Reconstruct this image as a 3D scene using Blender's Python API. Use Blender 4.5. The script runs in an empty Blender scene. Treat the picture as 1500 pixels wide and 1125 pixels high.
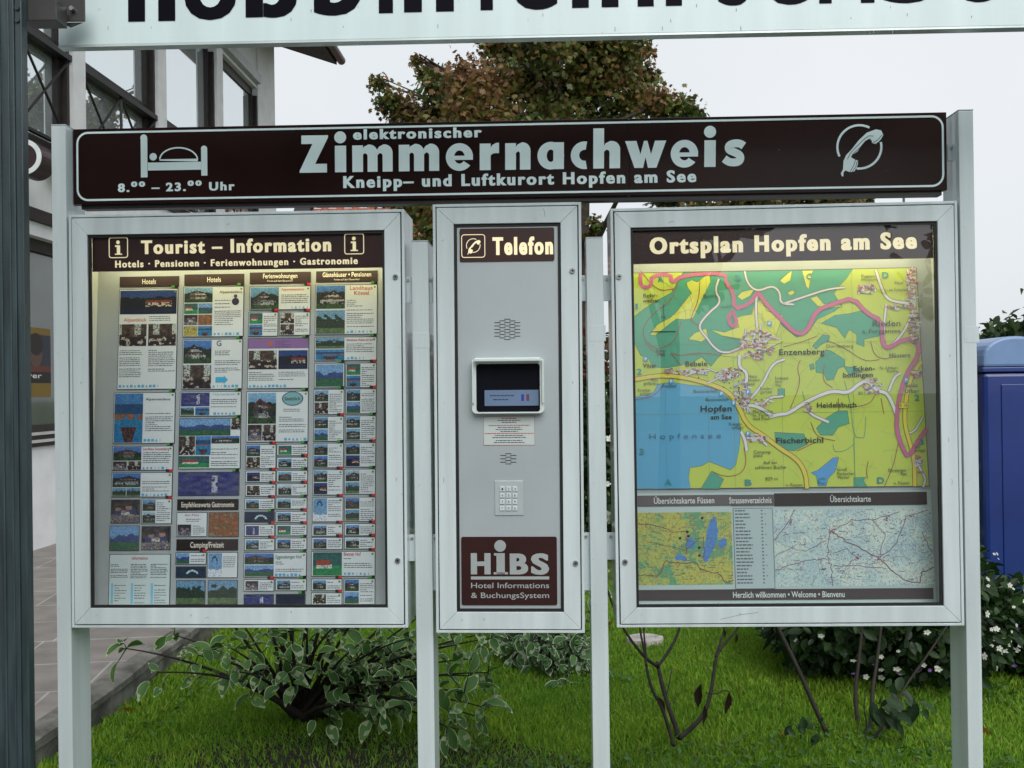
import bpy, math, random
import numpy as np
from mathutils import Vector, Matrix, noise
from mathutils.geometry import tessellate_polygon

random.seed(7)
S = bpy.context.scene
COL = S.collection
R = math.radians

# ------------------------------------------------------------------ camera
FPX = 1450.0                       # focal length in photo pixels (photo is 1500 x 1125)
CAM = Vector((0.0, 0.0, 1.62))
PITCH, ROLL = R(0.25), R(0.78)
_F = Vector((0, math.cos(PITCH), math.sin(PITCH)))
_R0 = Vector((1, 0, 0)); _U0 = Vector((0, -math.sin(PITCH), math.cos(PITCH)))
_RT = _R0 * math.cos(ROLL) - _U0 * math.sin(ROLL)
_UP = _U0 * math.cos(ROLL) + _R0 * math.sin(ROLL)
cd = bpy.data.cameras.new('camera'); cam = bpy.data.objects.new('camera', cd); COL.objects.link(cam)
cd.sensor_width = 36.0; cd.lens = 36.0 * FPX / 1500.0; cd.clip_end = 600; cd.clip_start = 0.05
M3 = Matrix((_RT, _UP, -_F)).transposed().to_4x4()
cam.matrix_world = Matrix.Translation(CAM) @ M3
S.camera = cam

# ------------------------------------------------------------------ light
S.view_settings.view_transform = 'Standard'; S.view_settings.look = 'None'
S.view_settings.exposure = 0.52; S.view_settings.gamma = 1.0
SUN_EL, SUN_AZ = R(40), R(166)
w = bpy.data.worlds.new('World'); S.world = w; w.use_nodes = True
nt = w.node_tree; bg = nt.nodes['Background']
sky = nt.nodes.new('ShaderNodeTexSky'); sky.sky_type = 'NISHITA'; sky.sun_disc = False
sky.sun_elevation = SUN_EL; sky.sun_rotation = SUN_AZ; sky.dust_density = 4.0; sky.air_density = 1.0
hs = nt.nodes.new('ShaderNodeHueSaturation'); hs.inputs['Saturation'].default_value = 0.25
nt.links.new(sky.outputs[0], hs.inputs['Color'])
tc = nt.nodes.new('ShaderNodeTexCoord'); nz = nt.nodes.new('ShaderNodeTexNoise')
nz.inputs['Scale'].default_value = 1.15; nz.inputs['Detail'].default_value = 5
nt.links.new(tc.outputs['Generated'], nz.inputs['Vector'])
cr = nt.nodes.new('ShaderNodeValToRGB')
cr.color_ramp.elements[0].position = .3; cr.color_ramp.elements[0].color = (4.9, 5.5, 5.9, 1)
cr.color_ramp.elements[1].position = .7; cr.color_ramp.elements[1].color = (6.4, 6.6, 6.8, 1)
nt.links.new(nz.outputs[0], cr.inputs[0])
mx = nt.nodes.new('ShaderNodeMix'); mx.data_type = 'RGBA'; mx.inputs[0].default_value = .85
nt.links.new(hs.outputs[0], mx.inputs[6]); nt.links.new(cr.outputs[0], mx.inputs[7])
nt.links.new(mx.outputs[2], bg.inputs[0]); bg.inputs[1].default_value = 0.1
sl = bpy.data.lights.new('sun', 'SUN'); sl.energy = 1.5; sl.angle = R(45); sl.color = (1, .97, .93)
so = bpy.data.objects.new('sun', sl); COL.objects.link(so)
_sd = Vector((math.sin(SUN_AZ) * math.cos(SUN_EL), math.cos(SUN_AZ) * math.cos(SUN_EL), math.sin(SUN_EL)))
so.rotation_euler = _sd.to_track_quat('Z', 'Y').to_euler()
S.cycles.use_denoising = True
S.cycles.max_bounces = 8; S.cycles.transparent_max_bounces = 16

# ------------------------------------------------------------------ helpers
def ray(px, py):
    return _F + _RT * ((px - 750) / FPX) - _UP * ((py - 562.5) / FPX)
def hit(px, py, p0, n):
    d = ray(px, py); return CAM + d * ((p0 - CAM).dot(n) / d.dot(n))
def at(px, py, Y): return hit(px, py, Vector((0, Y, 0)), Vector((0, 1, 0)))
def ground(px, py, z=0.0): return hit(px, py, Vector((0, 0, z)), Vector((0, 0, 1)))

def C(r, g, b):
    f = lambda v: (v / 255 / 12.92) if v <= 10 else ((v / 255 + .055) / 1.055) ** 2.4
    return (f(r), f(g), f(b))

def mat(name, col, rough=.5, metal=0., var=.12, scale=6., bump=0., bscale=60., spec=.5, emit=None, estr=0., coat=0., streak=False):
    m = bpy.data.materials.new(name); m.use_nodes = True
    t = m.node_tree; b = t.nodes['Principled BSDF']
    b.inputs['Roughness'].default_value = rough; b.inputs['Metallic'].default_value = metal
    b.inputs['Specular IOR Level'].default_value = spec; b.inputs['Coat Weight'].default_value = coat
    if emit:
        b.inputs['Emission Color'].default_value = (*emit, 1); b.inputs['Emission Strength'].default_value = estr
    c = t.nodes.new('ShaderNodeTexCoord'); n = t.nodes.new('ShaderNodeTexNoise')
    n.inputs['Scale'].default_value = scale; n.inputs['Detail'].default_value = 6
    src = c.outputs['Object']
    if streak:
        mp = t.nodes.new('ShaderNodeMapping'); mp.inputs['Scale'].default_value = (6, 6, .5)
        t.links.new(src, mp.inputs[0]); src = mp.outputs[0]
    t.links.new(src, n.inputs['Vector'])
    r = t.nodes.new('ShaderNodeValToRGB')
    r.color_ramp.elements[0].position = .35; r.color_ramp.elements[1].position = .65
    r.color_ramp.elements[0].color = (*[v * (1 - var) for v in col], 1)
    r.color_ramp.elements[1].color = (*[min(1, v * (1 + var)) for v in col], 1)
    t.links.new(n.outputs[0], r.inputs[0]); t.links.new(r.outputs[0], b.inputs['Base Color'])
    if streak:
        n3 = t.nodes.new('ShaderNodeTexNoise'); n3.inputs['Scale'].default_value = 38; n3.inputs['Detail'].default_value = 3
        t.links.new(c.outputs['Object'], n3.inputs['Vector'])
        r3 = t.nodes.new('ShaderNodeValToRGB'); r3.color_ramp.elements[0].position = .70; r3.color_ramp.elements[1].position = .80
        r3.color_ramp.elements[0].color = (1, 1, 1, 1); r3.color_ramp.elements[1].color = (.62, .60, .56, 1)
        mxd = t.nodes.new('ShaderNodeMix'); mxd.data_type = 'RGBA'; mxd.blend_type = 'MULTIPLY'; mxd.inputs[0].default_value = .8
        t.links.new(n3.outputs[0], r3.inputs[0]); t.links.new(r.outputs[0], mxd.inputs[6]); t.links.new(r3.outputs[0], mxd.inputs[7]); t.links.new(mxd.outputs[2], b.inputs['Base Color'])
    if bump:
        n2 = t.nodes.new('ShaderNodeTexNoise'); n2.inputs['Scale'].default_value = bscale; n2.inputs['Detail'].default_value = 5
        t.links.new(c.outputs['Object'], n2.inputs['Vector'])
        bp = t.nodes.new('ShaderNodeBump'); bp.inputs['Strength'].default_value = bump; bp.inputs['Distance'].default_value = .01
        t.links.new(n2.outputs[0], bp.inputs['Height']); t.links.new(bp.outputs[0], b.inputs['Normal'])
    return m

def attr_mat(name, rough=.5, spec=.4, transl=0., var=.0):
    m = bpy.data.materials.new(name); m.use_nodes = True
    t = m.node_tree; b = t.nodes['Principled BSDF']
    b.inputs['Roughness'].default_value = rough; b.inputs['Specular IOR Level'].default_value = spec
    a = t.nodes.new('ShaderNodeAttribute'); a.attribute_name = 'Col'
    t.links.new(a.outputs['Color'], b.inputs['Base Color'])
    if transl:
        tr = t.nodes.new('ShaderNodeBsdfTranslucent'); t.links.new(a.outputs['Color'], tr.inputs[0])
        ms = t.nodes.new('ShaderNodeMixShader'); ms.inputs[0].default_value = transl
        t.links.new(b.outputs[0], ms.inputs[1]); t.links.new(tr.outputs[0], ms.inputs[2])
        t.links.new(ms.outputs[0], t.nodes['Material Output'].inputs[0])
    return m

def thin_glass(name, ior=1.9, tint=(.95, .965, .97), rough=0.0):
    m = bpy.data.materials.new(name); m.use_nodes = True
    t = m.node_tree; t.nodes.remove(t.nodes['Principled BSDF'])
    fr = t.nodes.new('ShaderNodeFresnel'); fr.inputs[0].default_value = ior
    tr = t.nodes.new('ShaderNodeBsdfTransparent'); tr.inputs[0].default_value = (*tint, 1)
    gl = t.nodes.new('ShaderNodeBsdfGlossy'); gl.inputs['Roughness'].default_value = rough
    ms = t.nodes.new('ShaderNodeMixShader')
    ge = t.nodes.new('ShaderNodeNewGeometry'); sb = t.nodes.new('ShaderNodeMath'); sb.operation = 'SUBTRACT'; sb.inputs[0].default_value = 1.0
    mu = t.nodes.new('ShaderNodeMath'); mu.operation = 'MULTIPLY'
    t.links.new(ge.outputs['Backfacing'], sb.inputs[1]); t.links.new(sb.outputs[0], mu.inputs[0]); t.links.new(fr.outputs[0], mu.inputs[1])
    t.links.new(mu.outputs[0], ms.inputs[0]); t.links.new(tr.outputs[0], ms.inputs[1]); t.links.new(gl.outputs[0], ms.inputs[2])
    t.links.new(ms.outputs[0], t.nodes['Material Output'].inputs[0])
    return m

class MB:
    def __init__(s): s.v = []; s.f = []; s.c = []
    def face(s, pts, col=(.5, .5, .5)):
        i = len(s.v); s.v += [tuple(p) for p in pts]; s.f.append(tuple(range(i, i + len(pts)))); s.c.append(col)
    def box(s, x0, x1, y0, y1, z0, z1, col=(.5, .5, .5)):
        i = len(s.v)
        s.v += [(x0, y0, z0), (x1, y0, z0), (x1, y1, z0), (x0, y1, z0), (x0, y0, z1), (x1, y0, z1), (x1, y1, z1), (x0, y1, z1)]
        for q in ((0, 1, 5, 4), (1, 2, 6, 5), (2, 3, 7, 6), (3, 0, 4, 7), (4, 5, 6, 7), (3, 2, 1, 0)):
            s.f.append(tuple(i + k for k in q)); s.c.append(col)
    def prism(s, poly, y0, y1, col=(.5, .5, .5)):      # poly in (x,z), front at y0
        n = len(poly); a = sum(poly[k][0] * poly[(k + 1) % n][1] - poly[(k + 1) % n][0] * poly[k][1] for k in range(n))
        if a < 0: poly = poly[::-1]
        i = len(s.v)
        s.v += [(x, y0, z) for x, z in poly] + [(x, y1, z) for x, z in poly]
        s.f.append(tuple(range(i, i + n))); s.c.append(col)
        s.f.append(tuple(range(i + 2 * n - 1, i + n - 1, -1))); s.c.append(col)
        for k in range(n):
            l = (k + 1) % n; s.f.append((i + l, i + k, i + n + k, i + n + l)); s.c.append(col)
    def flat(s, poly, y, col):                          # concave polygon (x,z) facing -y
        tri = tessellate_polygon([[Vector((x, z, 0)) for x, z in poly]])
        i = len(s.v); s.v += [(x, y, z) for x, z in poly]
        for t in tri:
            a, b, c = [poly[k] for k in t]
            if (b[0] - a[0]) * (c[1] - a[1]) - (c[0] - a[0]) * (b[1] - a[1]) < 0: t = t[::-1]
            s.f.append(tuple(i + k for k in t)); s.c.append(col)
    def rect(s, x0, z0, x1, z1, y, col): s.face([(x0, y, z0), (x1, y, z0), (x1, y, z1), (x0, y, z1)], col)
    def stroke(s, pts, wd, y, col, closed=False):        # flat polyline of width wd
        P = [Vector(p) for p in pts]; n = len(P); L = []
        for k in range(n):
            a = P[k - 1] if (k or closed) else P[k]; b = P[(k + 1) % n] if (k < n - 1 or closed) else P[k]
            d = b - a
            if d.length < 1e-9: d = Vector((1, 0))
            d.normalize(); nn = Vector((-d.y, d.x)); sc = 1.
            if 0 < k < n - 1 or closed:
                e = (P[k] - a)
                if e.length > 1e-9:
                    e.normalize(); sc = 1 / max(.5, abs(nn.dot(Vector((-e.y, e.x)))))
            L.append((P[k] + nn * wd / 2 * sc, P[k] - nn * wd / 2 * sc))
        for k in range(n if closed else n - 1):
            (a, b), (c, d) = L[k], L[(k + 1) % n]
            s.face([(b.x, y, b.y), (d.x, y, d.y), (c.x, y, c.y), (a.x, y, a.y)], col)
    def tube(s, pts, rad, n=8, col=(.5, .5, .5), caps=True):
        P = [Vector(p) for p in pts]; rings = []
        if not hasattr(rad, '__len__'): rad = [rad] * len(P)
        up = Vector((0.31, 0.17, 0.93))
        for k, p in enumerate(P):
            d = (P[min(k + 1, len(P) - 1)] - P[max(k - 1, 0)]).normalized()
            a = d.cross(up)
            if a.length < 1e-3: a = d.cross(Vector((1, 0, 0)))
            a.normalize(); b = d.cross(a)
            i = len(s.v); rings.append(i)
            for q in range(n):
                t = 2 * math.pi * q / n; o = a * math.cos(t) + b * math.sin(t)
                s.v.append(tuple(p + o * rad[k]))
        for k in range(len(P) - 1):
            for q in range(n):
                l = (q + 1) % n; s.f.append((rings[k] + q, rings[k + 1] + q, rings[k + 1] + l, rings[k] + l)); s.c.append(col)
        if caps:
            s.f.append(tuple(rings[0] + q for q in range(n))); s.c.append(col)
            s.f.append(tuple(rings[-1] + q for q in range(n - 1, -1, -1))); s.c.append(col)
    def disc(s, x, z, r, y, col, n=20, sx=1.):
        s.face([(x + math.cos(2 * math.pi * k / n) * r * sx, y, z + math.sin(2 * math.pi * k / n) * r) for k in range(n)], col)
    def text(s, body, x0, x1, zb, cap, y, col, bold=0., shift=0.):
        V, Fs, hb, ht = glyphs(body, bold)
        mnx = min(v[0] for v in V); mxx = max(v[0] for v in V)
        sx = (x1 - x0 - 2 * shift) / (mxx - mnx); sz = cap / (ht - hb)
        for q, dx in enumerate((0,) if not shift else (0, -shift, shift)):
            i = len(s.v); s.v += [(x0 + shift + (a - mnx) * sx + dx, y - q * 2e-4, zb + (b - hb) * sz) for a, b in V]
            for f in Fs: s.f.append(tuple(i + k for k in f)); s.c.append(col)
    def ctext(s, body, xc, zb, cap, y, col, bold=.0, squeeze=1., shift=0.):
        V, Fs, hb, ht = glyphs(body, bold); wd = (max(v[0] for v in V) - min(v[0] for v in V)) * cap / (ht - hb) * squeeze
        s.text(body, xc - wd / 2, xc + wd / 2, zb, cap, y, col, bold, shift)
    def build(s, name, m, parent=None, bevel=0., smooth=False, loc=None, rotx=None):
        me = bpy.data.meshes.new(name); me.from_pydata(s.v, [], s.f)
        ca = me.color_attributes.new('Col', 'FLOAT_COLOR', 'CORNER')
        cnt = np.array([len(f) for f in s.f]); cc = np.ones((len(s.f), 4), np.float32); cc[:, :3] = np.array(s.c, np.float32).reshape(-1, 3)
        ca.data.foreach_set('color', np.repeat(cc, cnt, axis=0).ravel())
        me.materials.append(m)
        if smooth: me.shade_smooth()
        o = bpy.data.objects.new(name, me); COL.objects.link(o)
        if parent: o.parent = parent
        if loc is not None: o.location = loc
        if rotx is not None: o.rotation_euler = (rotx, 0, 0)
        if bevel:
            b = o.modifiers.new('bevel', 'BEVEL'); b.width = bevel; b.segments = 2; b.limit_method = 'ANGLE'; b.harden_normals = False
        return o

_gc = {}
def glyphs(body, bold):
    k = (body, bold)
    if k in _gc: return _gc[k]
    def conv(t):
        c = bpy.data.curves.new('t', 'FONT'); c.body = t; c.size = 1; c.offset = bold; c.resolution_u = 4; c.space_character = 1 + bold * 2.2 + (.20 if bold >= .024 else 0)
        o = bpy.data.objects.new('t', c); COL.objects.link(o)
        dg = bpy.context.evaluated_depsgraph_get(); me = bpy.data.meshes.new_from_object(o.evaluated_get(dg))
        V = [(v.co.x, v.co.y) for v in me.vertices]; Fs = [tuple(p.vertices) for p in me.polygons]
        bpy.data.objects.remove(o); bpy.data.curves.remove(c); bpy.data.meshes.remove(me); return V, Fs
    if ('H', bold, 'b') not in _gc:
        hv, _ = conv('H'); _gc[('H', bold, 'b')] = (min(v[1] for v in hv), max(v[1] for v in hv))
    V, Fs = conv(body); hb, ht = _gc[('H', bold, 'b')]
    _gc[k] = (V, Fs, hb, ht); return _gc[k]

def tag(o, label, cat=None, group=None, kind=None):
    if label: o['label'] = label
    if cat: o['category'] = cat
    if group: o['group'] = group
    if kind: o['kind'] = kind
    return o
def empty(name, loc=(0, 0, 0)):
    o = bpy.data.objects.new(name, None); COL.objects.link(o); o.location = loc; o.empty_display_size = .1; return o

# ------------------------------------------------------------------ materials
PAINT = mat('pale_grey_green_paint', (.55, .63, .645), .30, var=.09, scale=3, bump=.035, bscale=120, coat=.35, streak=True)
PAINT2 = mat('pale_grey_paint_satin', (.42, .475, .495), .40, metal=.25, var=.05, scale=3, bump=.03, bscale=500)
LINING = mat('case_lining', (.62, .65, .63), .6, var=.06)
BLACK = mat('black_rubber', (.006, .006, .007), .6, var=.2)
BROWN = mat('dark_brown_sheet', (.0165, .0062, .0055), .26, var=.3, scale=2.5, bump=.015, bscale=8, spec=.18)
BROWN2 = mat('brown_backlit_film', (.034, .009, .007), .4, var=.15)
PRINT = attr_mat('printed_paper', .45)
SIGNW = mat('pale_sign_vinyl', (.68, .83, .84), .35, var=.06)
GLOW = mat('backlit_lettering', (.75, .68, .46), .5, var=.05, emit=(1, .82, .48), estr=.36)
TUBE = mat('fluorescent_tube', (.9, .9, .8), .5, var=0, emit=(1, .87, .48), estr=12.0)
STEEL = mat('zinc_steel', (.45, .46, .47), .3, metal=.9, var=.15)
DGREEN = mat('dark_blue_green_steel', (.030, .048, .055), .42, var=.35, scale=9, bump=.05, bscale=120, streak=True)
GLASS = thin_glass('case_glass')

# ------------------------------------------------------------------ kiosk frame
YAW = R(2.3)
KU = Vector((math.cos(YAW), -math.sin(YAW), 0)); KD = Vector((math.sin(YAW), math.cos(YAW), 0)); KZ = Vector((0, 0, 1))
K0 = Vector((0, 3.0, 0))
def kpt(px, py, d=0.): return hit(px, py, K0 + KD * d, KD)
def solve_h(src, dst):
    A = []; B = []
    for (x, y), (u, v) in zip(src, dst):
        A.append([x, y, 1, 0, 0, 0, -u * x, -u * y]); B.append(u)
        A.append([0, 0, 0, x, y, 1, -v * x, -v * y]); B.append(v)
    return np.append(np.linalg.solve(np.array(A, float), np.array(B, float)), 1).reshape(3, 3)

class Panel:
    """A rectangular thing of the kiosk: its own base, axes and a photo-pixel to local-metre map."""
    def __init__(s, name, TL, TR, BR, BL, d=0.):
        P = [kpt(*c, d) for c in (TL, TR, BR, BL)]
        s.w = ((P[1] - P[0]).length + (P[2] - P[3]).length) / 2; s.h = ((P[0] - P[3]).length + (P[1] - P[2]).length) / 2
        x = ((P[1] - P[0]) + (P[2] - P[3])).normalized(); z = ((P[0] - P[3]) + (P[1] - P[2])).normalized()
        x = (x + KU * .0).normalized(); y = KD; z = (x.cross(y)).normalized() * 1.0; x = y.cross(z).normalized()
        c = (P[0] + P[1] + P[2] + P[3]) / 4; base = c - z * s.h / 2
        s.root = empty(name); s.root.matrix_world = Matrix.Translation(base) @ Matrix((x, y, z)).transposed().to_4x4()
        s.mw = s.root.matrix_world.copy(); s.cam = s.mw.inverted() @ CAM
        hw = s.w / 2; s.H = solve_h((TL, TR, BR, BL), ((-hw, s.h), (hw, s.h), (hw, 0), (-hw, 0)))
    def level_to_bottom(s, BL, BR, d):
        a, b = kpt(*BL, d), kpt(*BR, d); x = (b - a).normalized(); z = x.cross(KD).normalized(); base = (a + b) / 2
        s.w = (b - a).length; s.root.matrix_world = Matrix.Translation(base) @ Matrix((x, KD, z)).transposed().to_4x4(); s.mw = s.root.matrix_world.copy(); s.cam = s.mw.inverted() @ CAM
        def px(p): v = s.mw @ Vector(p) - CAM; f = v.dot(_F); return (750 + FPX * v.dot(_RT) / f, 562.5 - FPX * v.dot(_UP) / f)
        hw = s.w / 2; q = ((-hw, s.h), (hw, s.h), (hw, 0), (-hw, 0)); s.H = solve_h([px((a_, 0, b_)) for a_, b_ in q], q)
    def L(s, px, py):
        v = s.H @ np.array((px, py, 1.0)); return (v[0] / v[2], v[1] / v[2])
    def D(s, px, py, y0, k=0.):                        # onto the deeper plane y = y0 + k z
        x, z = s.L(px, py); q = Vector((x, 0, z)) - s.cam
        t = (y0 + k * s.cam.z - s.cam.y) / (q.y - k * q.z); return s.cam + q * t
    def box_px(s, a):                                  # px box -> local x0,z0,x1,z1
        x0, y0, x1, y1 = a; p = [s.L(x0, y0), s.L(x1, y0), s.L(x1, y1), s.L(x0, y1)]
        return ((p[0][0] + p[3][0]) / 2, (p[2][1] + p[3][1]) / 2, (p[1][0] + p[2][0]) / 2, (p[0][1] + p[1][1]) / 2)
    def txt(s, mb, body, l, r, cap, y, col, bold=.03, shift=0., map=None):
        m = map or s.L
        a, b = m(*l), m(*r); t = m(l[0], l[1] - cap)
        mb.text(body, a[0], b[0], (a[1] + b[1]) / 2, t[1] - a[1], y, col, bold, shift)
    def poly(s, pts): return [s.L(*p) for p in pts]

def rrect(x0, z0, x1, z1, r, n=6):
    P = []
    for cx, cz, a0 in ((x1 - r, z1 - r, 0), (x0 + r, z1 - r, 90), (x0 + r, z0 + r, 180), (x1 - r, z0 + r, 270)):
        for k in range(n + 1):
            a = R(a0 + 90 * k / n); P.append((cx + r * math.cos(a), cz + r * math.sin(a)))
    return P

def frame_bars(mb, o, i, y0, y1):                       # mitred frame between outer and inner rects
    ox0, oz0, ox1, oz1 = o; ix0, iz0, ix1, iz1 = i; g = .0003
    for q in (((ox0 + g, oz1), (ox1 - g, oz1), (ix1 - g, iz1), (ix0 + g, iz1)), ((ox0 + g, oz0), (ix0 + g, iz0), (ix1 - g, iz0), (ox1 - g, oz0)),
              ((ox0, oz0 + g), (ix0, iz0 + g), (ix0, iz1 - g), (ox0, oz1 - g)), ((ox1, oz0 + g), (ox1, oz1 - g), (ix1, iz1 - g), (ix1, iz0 + g))):
        mb.prism(list(q), y0, y1)

def lock(P, px, py):
    x, z = P.L(px, py); m = MB()
    m.tube([(x, -.004, z), (x, -.0095, z)], [.0085, .0078], 20); o = m.build('lock', STEEL, P.root)
    k = MB(); k.tube([(x, -.0095, z), (x, -.0102, z)], .0030, 14); k.box(x - .0008, x + .0042, -.0108, -.0102, z - .001, z + .001)
    k.build('keyhole', BLACK, o)

def scuffs(P, parent, spots):
    m = MB()
    for (x0, y0, x1, y1) in spots:
        a, b = P.L(x0, y0), P.L(x1, y1); mid = ((a[0] + b[0]) / 2 + .002, (a[1] + b[1]) / 2 + .003); m.stroke([a, mid, b], .0011, -.0044, C(112, 116, 112))
    o = m.build('stain', PRINT, parent)
def cabinet(name, outer, opening, depth, locks):
    P = Panel(name, *outer)
    hw, h = P.w / 2, P.h; t = .0085
    m = MB()
    for b in ((-hw, -hw + t, 0, h), (hw - t, hw, 0, h)): m.box(b[0], b[1], 0, depth, b[2], b[3])
    m.box(-hw + t, hw - t, 0, depth, h - t, h); m.box(-hw + t, hw - t, 0, depth, 0, t)
    m.box(-hw + t, hw - t, depth - .006, depth, t, h - t)
    P.housing = m.build('housing', PAINT, P.root, bevel=.0015)
    op = [P.L(*c) for c in opening]; P.op = (( op[0][0] + op[3][0]) / 2, (op[2][1] + op[3][1]) / 2, (op[1][0] + op[2][0]) / 2, (op[0][1] + op[1][1]) / 2)
    g = t + .0035
    m = MB(); frame_bars(m, (-hw + g, g, hw - g, h - g), P.op, -.004, .016); P.door = m.build('door_frame', PAINT, P.root, bevel=.0012)
    m = MB(); q = t + .0002; frame_bars(m, (-hw + q, q, hw - q, h - q), (-hw + g + .012, g + .012, hw - g - .012, h - g - .012), .017, .021); m.build('door_seal', BLACK, P.root)
    for l in locks: lock(P, *l)
    return P

# ---- photographs printed on the hotel cards, as small colour mosaics
def photo_grid(mb, x0, z0, x1, z1, y, kind, rng, cell=.0026):
    nx = max(6, int((x1 - x0) / cell)); nz = max(5, int((z1 - z0) / cell))
    sx, sy = rng.uniform(0, 99), rng.uniform(0, 99); ctr = rng.uniform(.4, .6); rw = rng.uniform(.28, .44)
    hill = rng.uniform(.55, .75); wallc = rng.choice([(205, 205, 195), (215, 210, 190), (190, 195, 195), (150, 140, 120)])
    roofc = rng.choice([(60, 42, 36), (78, 50, 40), (130, 62, 48), (48, 40, 42)]); skyc = rng.choice([(95, 150, 190), (120, 170, 200), (70, 120, 185), (165, 190, 200)])
    for i in range(nx):
        for j in range(nz):
            u = (i + .5) / nx; v = (j + .5) / nz
            n = noise.noise((u * 6 + sx, v * 6 + sy, 0)); n2 = noise.noise((u * 17 + sx, v * 17 + sy, 3)); n3 = rng.uniform(-1, 1)
            if kind == 'house':
                c = tuple(q_ * (1.0 + .35 * (v - .7)) for q_ in skyc) if v > hill + .16 * noise.noise((u * 3 + sx, 1, 0)) else (40 + 26 * n, 58 + 30 * n2, 42 + 16 * n)
                if v < .24 + .06 * noise.noise((u * 5, sx, 0)): c = (58 + 36 * n2, 86 + 40 * n, 40)
                uu = u + .12 * (v - .5) * (1 if sy > 50 else -1); g = .82 - abs(uu - ctr) * (.5 + .012 * sx * .3)
                if abs(uu - ctr) < rw and .2 < v < g - .07:
                    sh = .62 if uu < ctr - rw * .35 and sy > 40 else 1.
                    c = tuple(q_ * sh * (.86 + .25 * n) for q_ in wallc)
                    if n3 > .25 and abs(math.sin(v * 13 + sy)) > .5: c = (50, 48, 54)
                    if abs(v - .46 - .02 * n) < .05 or abs(v - .64) < .04: c = (84 + 20 * n2, 60, 44)
                if abs(uu - ctr) < rw + .08 and g - .10 < v < g: c = tuple(q_ * (.8 + .3 * n2) for q_ in roofc)
                if n2 > .22 and v < .5 and abs(u - ctr) > .2: c = (26, 42 + 14 * n, 24)
                if n > .38 and v < .7: c = (24, 38, 22)
            elif kind == 'room':
                c = (88 + 60 * n, 66 + 50 * n, 50 + 40 * n)
                if v > .52 and math.sin(u * 9 + sx) > .5: c = (190 + 30 * n, 195 + 20 * n, 180)
                if v < .42 + .1 * n: c = (62 + 50 * n, 40 + 36 * n, 34 + 30 * n)
                if v < .5 and n > .22: c = (196 + 40 * n2, 184 + 40 * n2, 165)
                if n2 < -.28: c = (34, 28, 28)
            elif kind == 'lake':
                c = (70, 135 + 20 * n, 190) if v > .78 else (38, 80 + 22 * n, 120 + 20 * n2) if v > .58 else (150 + 40 * n, 96 + 30 * n2, 66) if v > .46 and n > -.1 else (36, 130 + 30 * n, 175 + 20 * n2)
                if v < .32 and abs(u - .5) < .12 + .55 * v: c = (110 + 40 * n, 60, 50) if n2 > -.1 else (30, 34, 40)
            elif kind == 'mountain':
                r = .62 + .22 * noise.noise((u * 3 + sx, 0, 0)) + .05 * noise.noise((u * 9, 2, 0))
                c = (120, 170, 215) if v > r else (58 + 20 * n, 78 + 15 * n, 130) if v > .36 else (48 + 30 * n, 105 + 40 * n2, 62)
            elif kind == 'dusk':
                c = (40, 100 - 40 * v, 130) if v > .66 + .2 * abs(n) else (26, 28, 36)
                if .3 < v < .6 and .45 < u < .92: c = (205, 190, 170) if n2 > -.02 and v < .5 else (140, 52, 46) if v > .48 else (34, 30, 34)
                if v < .22: c = (30, 36 + 20 * n, 62 + 20 * n2)
            elif kind == 'violet':
                c = (70 + 50 * n, 70 + 44 * n, 122 + 50 * n2)
                if abs(u - .6) < .05 and .1 < v < .85: c = (190, 190, 205) if n2 > -.2 else (50, 44, 70)
            elif kind == 'arc':
                c = (38 + 14 * n, 56 + 20 * n, 72 + 16 * n); d = math.hypot((u - .55) * 2.2, v - .25)
                if .32 < d < .47 and v > .3: c = (205, 225, 225)
            elif kind == 'orange':
                c = (150 + 60 * n, 92 + 46 * n2, 46 + 20 * n) if n > -.3 else (150, 130, 100)
            elif kind == 'yellow':
                c = (190 + 20 * n, 175 + 20 * n, 80) if n2 < .3 else (46, 40, 30)
            elif kind == 'people':
                c = (62 + 50 * n, 52 + 46 * n, 46 + 40 * n2)
                for (hx, hz, hr) in ((.3, .62, .11), (.68, .66, .12), (.5, .5, .09)):
                    d = math.hypot(u - hx - .06 * math.sin(sx), (v - hz) * 1.1)
                    if v < hz and abs(u - hx) < hr * 1.5 + .1 * (hz - v): c = ((60 + 30 * n, 70, 110), (150, 60 + 20 * n, 56), (200, 200, 190))[int(hx * 10) % 3]
                    if d < hr: c = (176 + 30 * n2, 132, 104)
                    if d < hr * 1.1 and v > hz + hr * .55: c = (60, 46, 38)
                if v < .36 + .06 * n: c = (150 + 60 * n, 132 + 60 * n, 112 + 60 * n2) if n2 > -.1 else (70, 74, 96)
            elif kind == 'paraglide':
                c = (112, 165, 200); d = math.hypot((u - .45) * 1.3, (v - .6) * 1.)
                if .2 < d < .3 and v > .66: c = (30, 60, 110)
                if v < .3 + .1 * n: c = (225, 230, 235)
            elif kind == 'greenfield':
                c = (46, 150 + 20 * n, 78) if v < .4 else (56, 104 + 30 * n, 96)
                if .3 < v < .5 and .1 < u < .65 and n2 > -.25: c = (215, 214, 200)
                if .46 < v < .66 and .1 < u < .6: c = (176, 70, 50)
            elif kind == 'trees':
                c = (110, 160, 190) if v > .7 + .3 * n else (46 + 30 * n2, 64 + 30 * n2, 40)
                if v < .25: c = (96 + 30 * n, 120 + 30 * n, 70)
            else:
                c = (34 + 12 * n, 34 + 12 * n, 60 + 20 * n)
            k = .86 + .15 * n3; av = sum(c) / 3; c = (av + (c[0] - av) * .84 - 4, av + (c[1] - av) * .84, av + (c[2] - av) * .9 + 8)
            mb.rect(x0 + (x1 - x0) * i / nx, z0 + (z1 - z0) * j / nz, x0 + (x1 - x0) * (i + 1) / nx, z0 + (z1 - z0) * (j + 1) / nz, y,
                    C(*[max(4, min(250, q * k)) for q in c]))

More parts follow.
